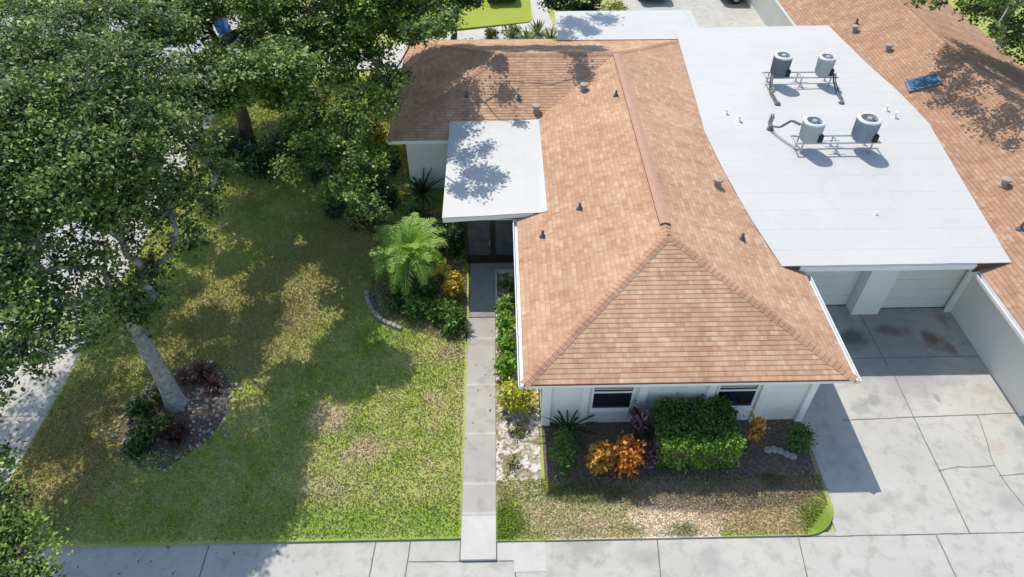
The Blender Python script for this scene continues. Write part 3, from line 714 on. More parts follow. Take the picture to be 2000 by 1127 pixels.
# screened entry
ep = MB()
for x in (-1.22, -.36, -.26, .55, 1.06): ep.box(x-.04, x+.04, 18.64, 18.72, .1, 2.56)
ep.box(-1.18, 1.02, 18.645, 18.715, .1, .42).box(-1.18, 1.02, 18.647, 18.713, 2.1, 2.18)
ep.box(-1.26, -1.2, 18.72, 23.28, .1, .3).box(-1.26, -1.2, 18.72, 23.28, 2.1, 2.16)
for yv in (20, 21.5, 23.2): ep.box(-1.255, -1.205, yv-.03, yv+.03, .3, 2.1)
enc = hpart(ep.build('entry_screen_door', M['bronze']))
g = MB().box(-1.18, -.40, 18.675, 18.685, .42, 2.1).box(-.22, .51, 18.675, 18.685, .42, 2.1).box(.59, 1.02, 18.675, 18.685, .42, 2.1).box(-1.235, -1.225, 18.72, 23.17, .3, 2.1).build('screen', M['screen'], enc)
hd = MB().tube([(-.42, 18.62, .95), (-.42, 18.62, 1.15)], .015, 8); hd.build('handle', M['galv'], enc)
# garage block
GX0, GX1 = 8.72, 15.3
gw = MB(); yg = 16.1
gw.box(11.87, 12.78, 15.85, 16.5, 0, 2.9)          # pillar between the doors
gw.box(9.1, 11.87, 16.25, 16.5, 2.25, 2.9).box(8.73, 9.1, 16.2, 16.6, 0, 2.9)
gw.box(12.78, 15.32, 16.0, 16.6, 2.25, 2.9).box(15.12, 15.32, 15.9, 16.0, 0, 2.9)
hpart(gw.build('garage_wall', M['stucco']))
def gdoor(xa, xb, y):
    g = MB(); n = 5; hh = 2.24/n
    for i in range(n):
        z0 = .03+i*hh; g.box(xa, xb, y, y+.05, z0, z0+hh-.008, bev=.004)
        m_ = max(2, int((xb-xa)/.6)); ww = (xb-xa)/m_
        for k in range(m_): g.box(xa+k*ww+.07, xa+(k+1)*ww-.07, y-.005, y+.002, z0+.08, z0+hh-.09)
    o = hpart(g.build('garage_door', M['garagedoor'])); MB().box(xa, xb, y-.004, y+.05, 0.001, .03).build('bottom_seal', M['black'], o)
    return o
gdoor(9.11, 11.86, 16.3); gdoor(12.79, 15.3, 16.12)
# main membrane over the garages
Ls = [(15.12, 8.46), (17.48, 8.03), (19.98, 7.78), (22.3, 7.66), (24.26, 7.83), (26.9, 8.03), (30.4, 8.29), (31.8, 8.4)]
Rs = [(15.12, 15.47), (19.5, 15.93), (22.7, 16.3), (25.0, 16.22), (27.5, 15.99), (31.8, 15.72)]
def itp(t, y):
    if y <= t[0][0]: return t[0][1]
    for (a, b), (c, d) in zip(t, t[1:]):
        if y <= c: return b+(d-b)*(y-a)/(c-a)
    return t[-1][1]
zl = lambda y: ZR-(itp(Ls, y)-XR)*PT+.035
NX0 = 14.6; zr = lambda y: ZE+(itp(Rs, y)-NX0)*PT+.03
V = []; F = []; rows = 40; cc = 16
for i in range(rows+1):
    y = 15.12+(31.85-15.12)*i/rows; a, b = itp(Ls, y), itp(Rs, y)
    for k in range(cc+1):
        t = k/cc; edge = 0 if k in (0, cc) else 1
        V.append((a+(b-a)*t, y, zl(y)*(1-t)+zr(y)*t+edge*(.012*math.sin(k*1.7+i*.9)*.4)))
for i in range(rows):
    for k in range(cc): a = i*(cc+1)+k; F.append((a, a+1, a+cc+2, a+cc+1))
b = len(V)
for k in range(cc+1): x, y, z = V[k]; V.append((x, y, z-.03))
for k in range(cc): F.append((k, b+k, b+k+1, k+1))
hpart(mk('garage_flat_roof', V, F, M['membrane']))
hpart(MB().box(9.05, 14.45, 15.13, 15.17, 2.72, 2.955).box(9.05, 14.45, 15.10, 15.13, 2.85, 2.925).box(9.3, 14.4, 15.17, 31.4, 2.74, 2.77).build('garage_fascia', M['white']))
hpart(MB().box(8.5, 9.04, 15.14, 15.18, 2.6, 2.93).build('roof_end_board', M['brown'])); hpart(MB().box(14.46, 15.4, 15.14, 15.18, 2.6, 2.97).build('roof_end_board', M['brown']))
# rear flat roof
rf = MB().box(2.8, 9.3, 30.75, 34.0, 2.93, 2.97).box(9.31, 9.6, 31.86, 34.0, 2.94, 2.968)
hpart(rf.build('rear_flat_roof', M['membrane'])); hpart(MB().box(2.84, 9.56, 33.9, 33.95, 2.7, 2.93).box(2.82, 2.86, 31.5, 33.89, 2.7, 2.93).build('rear_fascia', M['white']))
hpart(MB().box(3.2, 9.0, 31.1, 33.3, 0, 2.69).build('rear_wall', M['stucco']))
hpart(MB().box(9.0, 15.3, 30.9, 31.1, 0, 2.9).build('rear_garage_wall', M['stucco']))
# roof pipes and vents on the shingles
def zmain(x, y):
    za = ZE+min(x-X0, X1-x, y-Y0)*PT; zb = ZE+min(y-YL, Y1-y, x-XL)*PT if y > YL else 0
    return min(ZR, max(za if X0 <= x <= X1 else 0, zb if x <= XR else 0))
def stack(root, x, y, z, r=.05, h=.3):
    r *= .8; h *= .85
    m_ = MB().lathe(x, y, [(r*2.6, z-.06), (r*2.4, z+.02), (r*1.4, z+.09), (r*1.05, z+.1)], 12); m_.lathe(x, y, [(r, z), (r, z+h), (r*.7, z+h), (r*.7, z+h-.05), (0, z+h-.05)], 12)
    return hpart(m_.build('vent_pipe', M['pipe']), root)
def gooseneck(root, x, y, z, mat='brown'):
    m_ = MB().lathe(x, y, [(.17, z-.05), (.15, z+.03), (.11, z+.06), (.11, z+.2), (.17, z+.2), (.16, z+.27), (0, z+.3)], 14)
    return hpart(m_.build('roof_vent', M[mat]), root)
for (x, y) in ((2.54, 17.6), (1.31, 16.69), (4.45, 23.8), (7.42, 16.04), (-1.29, 24.9), (.75, 24.7)): stack(house, x, y, zmain(x, y), .055, .26)
M['ventpale'] = plain('pale_vent_metal', (.36, .27, .22), .6, .1, 5)
gooseneck(house, 3.35, 24.9, zmain(3.35, 24.9), 'ventpale'); gooseneck(house, 7.29, 18.8, zmain(7.29, 18.8), 'ventpale'); gooseneck(house, 1.44, 24.1, zmain(1.44, 24.1), 'ventpale')

# ---- neighbouring house
nb = thing('neighbouring_house', 'cream bungalow under a tan shingle roof at the right edge, mottled with branch shadows', 'house', (19, 11.6, 0))
NX1 = NX0+8.72; NXR = (NX0+NX1)/2; NY1 = 50
sp = ([], [], [])
A2 = (NXR, Y0+H2, ZR); B2 = (NXR, NY1-H2, ZR)
slope(sp, [(NX0, Y0, ZE), (NX1, Y0, ZE), A2], (NX0, Y0, ZE), (1, 0, 0), up_(0, 1))
slope(sp, [(NX0, Y0, ZE), A2, B2, (NX0, NY1, ZE)], (NX0, Y0, ZE), (0, 1, 0), up_(1, 0))
slope(sp, [(NX1, Y0, ZE), A2, B2, (NX1, NY1, ZE)], (NX1, Y0, ZE), (0, 1, 0), up_(-1, 0))
slope(sp, [(NX0, NY1, ZE), B2, (NX1, NY1, ZE)], (NX0, NY1, ZE), (1, 0, 0), up_(0, -1))
hpart(mk('shingle_roof', sp[0], sp[1], M['shingle_old'], uv=sp[2]), nb)
cp = ([], [], [])
hipcap((NX0, Y0, ZE), A2, (-1, 0), (0, -1)); hipcap((NX1, Y0, ZE), A2, (1, 0), (0, -1)); hipcap(A2, B2, (-1, 0), (1, 0))
hpart(mk('hip_cap', cp[0], cp[1], M['cap'], uv=cp[2]), nb)
hpart(MB().box(NX0+.006, NX0+.03, Y0, NY1, zf0, zf1).box(NX1-.03, NX1-.006, Y0, NY1, zf0, zf1).box(NX0+.03, NX1-.03, Y0+.006, Y0+.03, zf0, zf1).box(NX0+.03, NX1-.03, Y0+.03, NY1, zf0+.01, zf0+.03).build('fascia', M['white']), nb)
hpart(MB().box(15.33, 22.7, 11.62, NY1-.6, 0, ZE-.14).build('wall', M['stucco2']), nb)
hpart(gutter(NX0, Y0-.02, 15.05, -1).build('gutter', M['gutter']), nb)
zn = lambda x, y: ZE+min(x-NX0, NX1-x, y-Y0)*PT
for (x, y) in ((16.75, 31.3), (16.31, 16.4)): stack(nb, x, y, zn(x, y), .06, .3)
for (x, y) in ((16.46, 30.7), (17.0, 28.4), (16.83, 18.5)): gooseneck(nb, x, y, zn(x, y), 'ventpale')
# skylight: dark blue glazed box lying on the slope
sl = MB(); n_ = Vector((-PT, 0, 1)).normalized(); ux = Vector((1, 0, PT)).normalized(); c0 = Vector((17.15, 25.3, zn(17.15, 25.3)))
def slab(mb, c, a, b, h0, h1, mi=0):
    vy = Vector((.18, 1, .18*PT)).normalized(); vx = ux
    q = [c+vx*(i*a)+vy*(j_*b) for i, j_ in ((-1, -1), (1, -1), (1, 1), (-1, 1))]
    mb.add([p+n_*h0 for p in q]+[p+n_*h1 for p in q], [(3, 2, 1, 0), (4, 5, 6, 7), (0, 1, 5, 4), (1, 2, 6, 5), (2, 3, 7, 6), (3, 0, 4, 7)], mi)
slab(sl, c0, .62, .40, -.03, .10); fo = hpart(sl.build('skylight_frame', M['acdark']), nb)
sg = MB(); slab(sg, c0, .54, .32, .10, .125); M['sky_glass'] = plain('blue_skylight_glass', (.05, .12, .2), .12, .2, 3, spec=.6, bump=0)
o = sg.build('skylight_pane', M['sky_glass'], fo)

# ============================================================ AC UNITS
def ac_unit(label, x, y, z, bodymat, d=.80, h=.85):
    root = thing('air_conditioner', label, 'air conditioner', (x, y, z), 'air conditioning units on the flat roof')
    r = d/2; b = MB()
    b.lathe(0, 0, [(r*.9, 0), (r*.93, .04), (r*.93, .07), (r*.96, h*.5), (r, h-.07), (r, h-.04)], 40, sq=2.7)
    b.build('casing', M[bodymat], root, smooth=True)
    lv = MB()
    for k in range(36):
        q = 2*math.pi*(k+.5)/36; f = 1/((abs(math.cos(q))**2.7+abs(math.sin(q))**2.7)**(1/2.7)); cx, cy = math.cos(q), math.sin(q)
        lv.tube([(cx*r*.945*f, cy*r*.945*f, .09), (cx*r*1.005*f, cy*r*1.005*f, h-.08)], .011, 4)
    lv.build('louvres', M[bodymat], root)
    t = MB().lathe(0, 0, [(r*1.0, h-.05), (r*1.03, h-.03), (r*1.02, h), (r*.92, h+.025), (r*.76, h+.035), (r*.74, h+.02), (r*.73, h-.10)], 40, sq=2.4)
    t.build('top_cap', M['actop'], root, smooth=False)
    fa = MB().lathe(0, 0, [(.0, h-.1), (r*.74, h-.1)], 24)
    for k in range(3):
        q = k*2.094+.3; fa.add([(.05*math.cos(q), .05*math.sin(q), h-.06), (r*.6*math.cos(q), r*.6*math.sin(q), h-.05), (r*.6*math.cos(q+.7), r*.6*math.sin(q+.7), h-.085), (.05*math.cos(q+.7), .05*math.sin(q+.7), h-.08)], [(0, 1, 2, 3)])
    fa.build('fan', M['black'], root)
    gr = MB()
    for rr in (.2, .35, .5, .65): gr.lathe(0, 0, [(r*rr, h+.02), (r*rr+.006, h+.028), (r*rr+.012, h+.02), (r*rr, h+.02)], 28)
    for k in range(8): q = k*math.pi/4; gr.tube([(0, 0, h+.025), (r*.7*math.cos(q), r*.7*math.sin(q), h+.03)], .005, 4)
    gr.lathe(0, 0, [(0, h+.045), (.07, h+.045), (.09, h+.02), (.09, h-.06)], 16); gr.build('fan_grille', M['galv'], root)
    MB().box(r*.55, r*.98, -r*1.05, -r*.6, .06, .34, bev=.01).build('control_box', M['black'], root)
    return root
zd = lambda x, y: zl(y)+(zr(y)-zl(y))*(x-itp(Ls, y))/(itp(Rs, y)-itp(Ls, y))
def stand(label, x0, x1, yc, h):
    root = thing('equipment_stand', label, 'equipment stand', ((x0+x1)/2, yc, zd((x0+x1)/2, yc)+.0), 'steel stands under the air conditioners')
    L = (x1-x0)/2; b = MB()
    for yy in (-.24, .24): b.box(-L, L, yy-.025, yy+.025, h-.05, h)
    for xx in (-L+.05, -L+.75, 0, L-.75, L-.05): b.box(xx-.02, xx+.02, -.21, .21, h-.049, h-.004)
    b.build('rail', M['galv'], root)
    for xx in (-L+.3, 0, L-.3):
        for yy in (-.24, .24): MB().box(xx-.022, xx+.022, yy-.022, yy+.022, .012, h-.051).box(xx-.07, xx+.07, yy-.07, yy+.07, .006, .018).build('leg', M['galv'], root)
    for yy in (-.24, .24): MB().box(-.3, .3, yy-.012, yy+.012, h*.42, h*.42+.025).build('brace', M['galv'], root)
    return root
HS = .42
zA = zd(12.3, 26.0); zB = zd(12, 21.1)
stand('steel stand under the rear pair of air conditioners', 10.85, 13.85, 26.0, HS)
stand('steel stand under the front pair of air conditioners', 10.5, 13.6, 21.1, HS)
ac_unit('dark grey air conditioner, rear left of the four on the white roof', 11.44, 26.0, zA+HS, 'acdark', .68, .82)
ac_unit('small pale grey-green air conditioner, rear right of the four on the white roof', 13.25, 26.0, zA+HS, 'acpale', .62, .74)
ac_unit('pale grey-green air conditioner with pipes at its left side, front left of the four', 11.06, 21.1, zB+HS, 'acpale', .70, .72)
ac_unit('largest blue-grey air conditioner, front right of the four on the white roof', 12.98, 21.1, zB+HS, 'acblue', .76, .80)
def cond(label, pts, tail):
    b = MB(); b.tube(pts, .035, 8); b.tube([Vector(p)+Vector((.09, .02, 0)) for p in pts], .022, 8)
    x, y, z = tail; b.lathe(x, y, [(.13, z-.01), (.12, z+.06), (.05, z+.12), (0, z+.12)], 12)
    return tag(b.build('refrigerant_pipes', M['pipe']), label, 'pipes', 'pipes on the flat roof')
z1 = zd(11, 25)
cond('dark pipes dropping from the rear left air conditioner to the white roof', [(11.05, 25.75, zA+HS+.1), (10.98, 25.5, zA+.35), (10.95, 25.2, z1+.06), (10.95, 24.45, z1+.06), (11.02, 24.3, z1+.05)], (11.0, 24.3, z1))
cond('dark pipes dropping from the rear right air conditioner to the white roof', [(13.6, 25.75, zA+HS+.15), (13.62, 25.6, zA+.3), (13.62, 25.1, z1+.1), (13.6, 24.5, z1+.07), (13.55, 24.3, z1+.05)], (13.55, 24.3, z1))
z2 = zd(10.6, 22)
cond('pale looped pipes running from the front left air conditioner', [(10.7, 21.3, zB+HS+.45), (10.45, 21.6, zB+HS+.45), (10.25, 21.9, z2+.4), (10.1, 22.3, z2+.2), (10.2, 22.8, z2+.06), (10.5, 23.4, z2+.05)], (10.15, 22.4, z2))
def small_vent(label, px, py, sc=1):
    sc *= .68
    g = G(px, py, 3.2); z = zd(g.x, g.y)
    b = MB().lathe(0, 0, [(.16*sc, -.01), (.13*sc, .02), (.06*sc, .05), (.055*sc, .26*sc), (.10*sc, .27*sc), (.09*sc, .33*sc), (0, .34*sc)], 14)
    o = b.build('plumbing_vent', M['white'], smooth=False); o.location = (g.x, g.y, z); return tag(o, label, 'vent', 'white vents on the flat roof')
small_vent('small white vent, farther of the two left of the air conditioners', 1418, 222, .9); small_vent('white vent nearer the left shingle slope, closer of the two left ones', 1443, 237)
small_vent('small white vent, farther of the two right of the air conditioners', 1730, 217, .9); small_vent('white vent near the right shingle slope, closer of the two right ones', 1746, 231); small_vent('tiny white vent alone on the front half of the white roof', 1713, 413, .5)

# ============================================================ PLANTS in front of the house
shrub('croton_shrub', 'amber orange croton, left and narrower of the two in front of the left window', 'shrub', 2.60, 10.02, .36, .42, 1.30, 'amber', 900, .12, group='orange crotons by the front wall')
shrub('croton_shrub', 'bright orange and red croton, wider one below the left window', 'shrub', 3.3, 10.04, .46, .46, 1.38, 'orange', 1300, .12, group='orange crotons by the front wall')
shrub('croton_shrub', 'small amber croton right of the clipped hedge', 'shrub', 6.88, 10.55, .24, .3, 1.62, 'amber', 380, .11, lift=.7, group='orange crotons by the front wall')
shrub('round_shrub', 'dark green bush at the left front corner of the house', 'shrub', 1.62, 10.35, .42, .75, 1.05, 'mid', 1500, .075)
shrub('round_shrub', 'low round green bush at the right front corner beside the driveway', 'shrub', 8.33, 10.72, .42, .45, .8, 'mid', 1100, .08)
blade_plant('spiky_plant', 'dark spiky plant against the wall left of the left window', 'plant', 1.85, 11.35, 36, 1.05, 0, 'dark', arch=.45, wid=.03)
shrub('ti_plant', 'dark purple leafy plant between left window and hedge', 'shrub', 3.78, 11.05, .36, .35, 1.5, 'purple', 300, .2, lift=.6, aspect=.3)
shrub('ti_plant', 'dusty purple shrub squeezed against the left end of the hedge', 'shrub', 4.0, 10.25, .34, .4, .95, 'purple', 650, .1)
h_ = thing('clipped_hedge', 'clipped rectangular green hedge between the two front windows, sunlight painted along its front', 'hedge', (5.4, 10.8, .05))
def hedge_foliage(root, x0, x1, y0, y1, z1, n, mat):
    k = n//10; q = rng.random(k)
    cx = rng.uniform(x0, x1, k); cy = rng.uniform(y0, y1, k); cz = np.where(q < .45, z1, z1*rng.random(k))
    fr = (q >= .45) & (q < .8); cy = np.where(fr, y0, cy); sd_ = q > .9; cx = np.where(sd_, np.where(rng.random(k) < .5, x0, x1), cx)
    cc_ = np.stack([cx, cy, cz], 1)+rng.normal(size=(k, 3))*.05; cc_[:, 2] += .06*np.sin(cx*5.1+1)*np.cos(cy*6+cx)*(cz > .5*z1); cc_[:, 1] += .05*np.sin(cx*4.3)*(cy <= y0+.01)
    P = (cc_[:, None, :]+rng.normal(size=(k, 10, 3))*.055).reshape(-1, 3)
    t = np.repeat(np.clip(.5+.2*rng.normal(size=k), 0, 1), 10)+.12*rng.normal(size=k*10)
    V, F, T = leaf_mesh(P, .075, t, .6, .6); return mk('foliage', V, F, LM[mat], root, tint=T)
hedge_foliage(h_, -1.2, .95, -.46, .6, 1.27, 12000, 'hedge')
fo = hedge_foliage(h_, -1.12, .93, -.76, -.5, 1.12, 5200, 'bright'); fo['label'] = 'front of the hedge, sunlight painted in as lime green leaves'  # sunlit strip painted with brighter leaves; the back keeps darker ones
b = MB()
for i in range(20): x = -1.1+i*.1; b.tube([(x, rnd.uniform(-.5, .4), 0), (x+.05, rnd.uniform(-.5, .4), .6), (x, rnd.uniform(-.6, .5), 1.15)], [.02, .015, .008], 5)
b.box(-1.1, .86, -.7, .5, .15, .98); b.build('stem', M['stem'], h_)
o = MB()
for i, (px, py) in enumerate(((1500, 878), (1512, 877), (1524, 880), (1537, 886), (1549, 890))):
    g = G(px, py, .08); o.lathe(g.x-.0, g.y, [(.0, .02), (.11, .03), (.12, .07), (.08, .12), (0, .13)], 9)
tag(o.build('edging_stones', M['shellstone']), 'short curved row of pale stones near the right corner bush', 'stones')
# side bed
shrub('croton_shrub', 'big yellow-green croton at the left front corner of the roof', 'shrub', .40, 12.25, .60, .55, 1.0, 'yellow', 1500, .11)
shrub('leafy_shrub', 'bright green leafy shrub nearest the yellow croton, along the path', 'shrub', .08, 13.45, .36, .5, .85, 'bright', 900, .12, group='green shrubs beside the path')
shrub('leafy_shrub', 'bright green leafy shrub midway along the path, by the gutter', 'shrub', .12, 14.4, .34, .5, .8, 'bright', 850, .12, group='green shrubs beside the path')
shrub('leafy_shrub', 'bright green leafy shrub below the small round one beside the path', 'shrub', .10, 15.3, .33, .45, .8, 'bright', 750, .12, group='green shrubs beside the path')
shrub('round_shrub', 'small round lime green shrub at the near end of the entry kerb', 'shrub', .06, 16.15, .30, .3, .75, 'bright', 600, .1)
blade_plant('fern', 'grey-green fern in the shaded bed by the entry door', 'fern', .3, 17.4, 20, .5, .12, 'oakgrey', leaflets=True, wid=.03, arch=.9)
blade_plant('fern', 'dark fern under the eave beside the lime shrub', 'fern', .45, 16.6, 20, .5, .12, 'mid', leaflets=True, wid=.03, arch=.9)
shrub('low_plant', 'small weedy plant in the shell bed below the yellow croton', 'plant', .35, 11.3, .3, .25, .3, 'olive', 160, .09)
shrub('low_plant', 'scrappy plant in the middle of the shell bed', 'plant', .2, 10.2, .3, .35, .2, 'olive', 130, .08)
# palm bed left of the path
tag(MB().prism([(G(px, py).x, G(px, py).y) for px, py in ((912, 668), (860, 665), (800, 645), (758, 632), (732, 610), (722, 580), (728, 540), (735, 470), (800, 420), (905, 420), (912, 520))], .05, .068).build('palm_bed_soil', M['mulch']), kind='structure')
ed = thing('bed_edging', 'curved weathered stone edging round the palm bed', 'garden edging', (-3.9, 16, .06))
crv = [G(px, py, .06) for px, py in ((716, 570), (719, 590), (727, 608), (740, 622), (757, 633), (775, 640), (795, 648))]
pts = []
for a, b_ in zip(crv, crv[1:]): pts += [a, a.lerp(b_, .5)]
for k, p in enumerate(pts[:-1]):
    q = pts[k+1]; d = (q-p); an = math.atan2(d.y, d.x)
    o = MB().box(-d.length*.46, d.length*.46, -.07, .07, -.02, .12, bev=.02).build('edging_stone', M['stone'], ed); o.location = p+d*.5-Vector((-3.9, 16, .06)); o.rotation_euler = (rnd.uniform(-.06, .06), rnd.uniform(-.06, .06), an)
blade_plant('palm', 'bright green feathery palm in the bed left of the entry path', 'palm', -3.15, 17.75, 46, 1.6, .38, 'palm', arch=.95, segs=8, trunk_h=1.35, leaflets=True, wid=.055, tr=.1)
shrub('leafy_shrub', 'yellow croton between the palm and the entry path', 'shrub', -1.66, 16.95, .37, .50, 1.0, 'gold', 900, .12)
shrub('croton_shrub', 'small orange croton behind the yellow croton', 'shrub', -2.15, 17.9, .33, .3, .75, 'amber', 450, .11)
for i, (x, y, rx, ry, h, mt, lab) in enumerate([(-2.9, 16.1, .5, .45, .75, 'mid', 'green leafy shrub at the front left of the palm bed'), (-2.1, 15.9, .5, .45, .7, 'mid', 'green leafy shrub at the front right of the palm bed'),
        (-1.6, 15.75, .4, .4, .6, 'mid', 'low green shrub at the path end of the palm bed'), (-3.7, 17.2, .4, .4, .5, 'olive', 'yellowing low shrub under the left side of the palm')]):
    shrub('leafy_shrub', lab, 'shrub', x, y, rx, ry, h, mt, 1000, .12, group='shrubs round the palm')
shrub('leafy_shrub', 'dark grey-green shrub by the left of the entry door', 'shrub', -1.75, 19.2, .5, .6, 1.5, 'dark', 1100, .12)
shrub('leafy_shrub', 'blue-green shrub behind the palm below the entry roof', 'shrub', -2.5, 19.6, .5, .55, 1.4, 'mid', 900, .1)
blade_plant('spiky_plant', 'dark drooping plant put in for an unclear dark ornament at the left edge of the path', 'plant', -1.22, 15.2, 22, .42, 0, 'dark', arch=.7, wid=.025, z0=.06)  # plant put in where a small dark garden ornament was assumed
blade_plant('spiky_plant', 'dark spiky plant against the white wall of the left wing', 'plant', -3.2, 22.9, 30, 1.3, 0, 'dark', arch=.25, wid=.04)
# low ground plants under the trees near the left wing
for (px, py, r_, mt, lab) in [(715, 300, .8, 'bright', 'bright lime shrub left of the left wing corner'), (715, 235, .7, 'olive', 'yellow-green shrub behind the lime shrub'), (735, 370, .6, 'dark', 'dark shrub in front of the left wing'), (700, 430, .5, 'olive', 'pale olive shrub in front of the palm bed')]:
    g = G(px, py, .4); shrub('garden_shrub', lab, 'shrub', g.x, g.y, r_, r_, .9, mt, int(1400*r_), .17, group=None)
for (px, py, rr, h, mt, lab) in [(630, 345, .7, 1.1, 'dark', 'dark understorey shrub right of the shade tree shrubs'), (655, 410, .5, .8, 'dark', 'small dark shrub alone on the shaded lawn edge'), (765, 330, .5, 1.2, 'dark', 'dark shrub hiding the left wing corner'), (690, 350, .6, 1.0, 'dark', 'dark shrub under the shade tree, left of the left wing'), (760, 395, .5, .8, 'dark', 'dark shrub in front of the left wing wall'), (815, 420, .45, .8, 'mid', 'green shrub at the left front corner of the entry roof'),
        (735, 440, .45, .7, 'olive', 'olive shrub behind the palm, at the edge of its bed'), (870, 480, .45, 1.2, 'dark', 'dark tall shrub beside the screened entry'), (835, 560, .4, .6, 'mid', 'green shrub below the orange croton, right of the palm'),
        (770, 590, .35, .5, 'mid', 'small green shrub just inside the curved edging'), (870, 600, .4, .6, 'mid', 'green shrub below the yellow croton beside the path'), (725, 190, .7, 1.2, 'bright', 'bright shrub near the far left corner of the left wing'),
        (690, 270, .6, 1.1, 'mid', 'green shrub beside the lime shrub, left of the left wing'), (880, 635, .35, .5, 'mid', 'green shrub at the front right of the palm bed, nearest the path'), (740, 270, .4, .9, 'gold', 'golden shrub at the left wing corner')]:
    g = G(px, py, .3); shrub('garden_shrub', lab, 'shrub', g.x, g.y, rr, rr, h, mt, int(2000*rr), .12, group='garden shrubs left of the house')
for (px, py, rr, lab) in [(455, 295, 1.25, 'dark shrub, enlarged to deepen the shade, at the left of the group round the shade tree trunk'), (515, 315, 1.35, 'dark shrub, enlarged to deepen the shade, at the middle of the group below the shade tree'), (575, 290, 1.1, 'dark shrub, enlarged to deepen the shade, at the right of the group below the shade tree')]:
    g = G(px, py, .5); shrub('shade_shrub', lab, 'shrub', g.x, g.y, rr, rr*.9, 1.4, 'dark', 2600, .14, group='dark shrubs below the shade tree')  # dark foliage sized up to darken the deep shade under the tree

# ============================================================ OAK and its bed
bed = [(G(px, py).x, G(px, py).y) for px, py in ((240, 880), (232, 840), (250, 800), (290, 765), (330, 745), (380, 700), (430, 715), (455, 760), (440, 815), (410, 860), (370, 890), (320, 920), (270, 915))]
tag(MB().prism(bed, .05, .075).build('oak_bed_soil', M['mulch']), kind='structure')
st = MB(); 
for k in range(190):
    a = rnd.random(); i = int(a*len(bed)); p = Vector(bed[i]).lerp(Vector(bed[(i+1) % len(bed)]), rnd.random())
    p += Vector((rnd.gauss(0, .13), rnd.gauss(0, .13))); r_ = rnd.uniform(.02, .06)
    if k > 120: p = Vector(G(rnd.uniform(370, 450), rnd.uniform(760, 860)).xy)
    st.lathe(p.x, p.y, [(0, .05), (r_, .07), (r_*.8, .07+r_), (0, .075+r_*1.2)], 6)
tag(st.build('shell_chips', M['shellstone']), 'pale shell chips scattered round the oak bed', 'shells', kind='stuff')
for (px, py, n, L, mt, lab) in [(395, 730, 60, .55, 'maroon', 'dark maroon bromeliads right of the oak trunk'), (365, 738, 40, .5, 'maroon', 'dark maroon bromeliad tucked behind the oak trunk'), (420, 755, 40, .45, 'maroon', 'maroon bromeliad at the right end of the oak bed')]:
    g = G(px, py, .1); blade_plant('bromeliad', lab, 'plant', g.x, g.y, n, L, 0, mt, arch=.9, wid=.04, z0=.07, group='bromeliads in the oak bed')
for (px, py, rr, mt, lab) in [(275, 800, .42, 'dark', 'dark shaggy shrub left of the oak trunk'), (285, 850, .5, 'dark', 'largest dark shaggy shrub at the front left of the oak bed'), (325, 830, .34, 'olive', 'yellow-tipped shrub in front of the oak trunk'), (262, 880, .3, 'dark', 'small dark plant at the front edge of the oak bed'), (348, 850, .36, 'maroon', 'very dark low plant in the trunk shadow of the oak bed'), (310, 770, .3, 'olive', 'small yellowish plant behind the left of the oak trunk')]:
    g = G(px, py, .2); shrub('bed_shrub', lab, 'shrub', g.x, g.y, rr, rr, rr*1.3, mt, int(1700*rr), .12, z0=.07, group='shrubs in the oak bed')

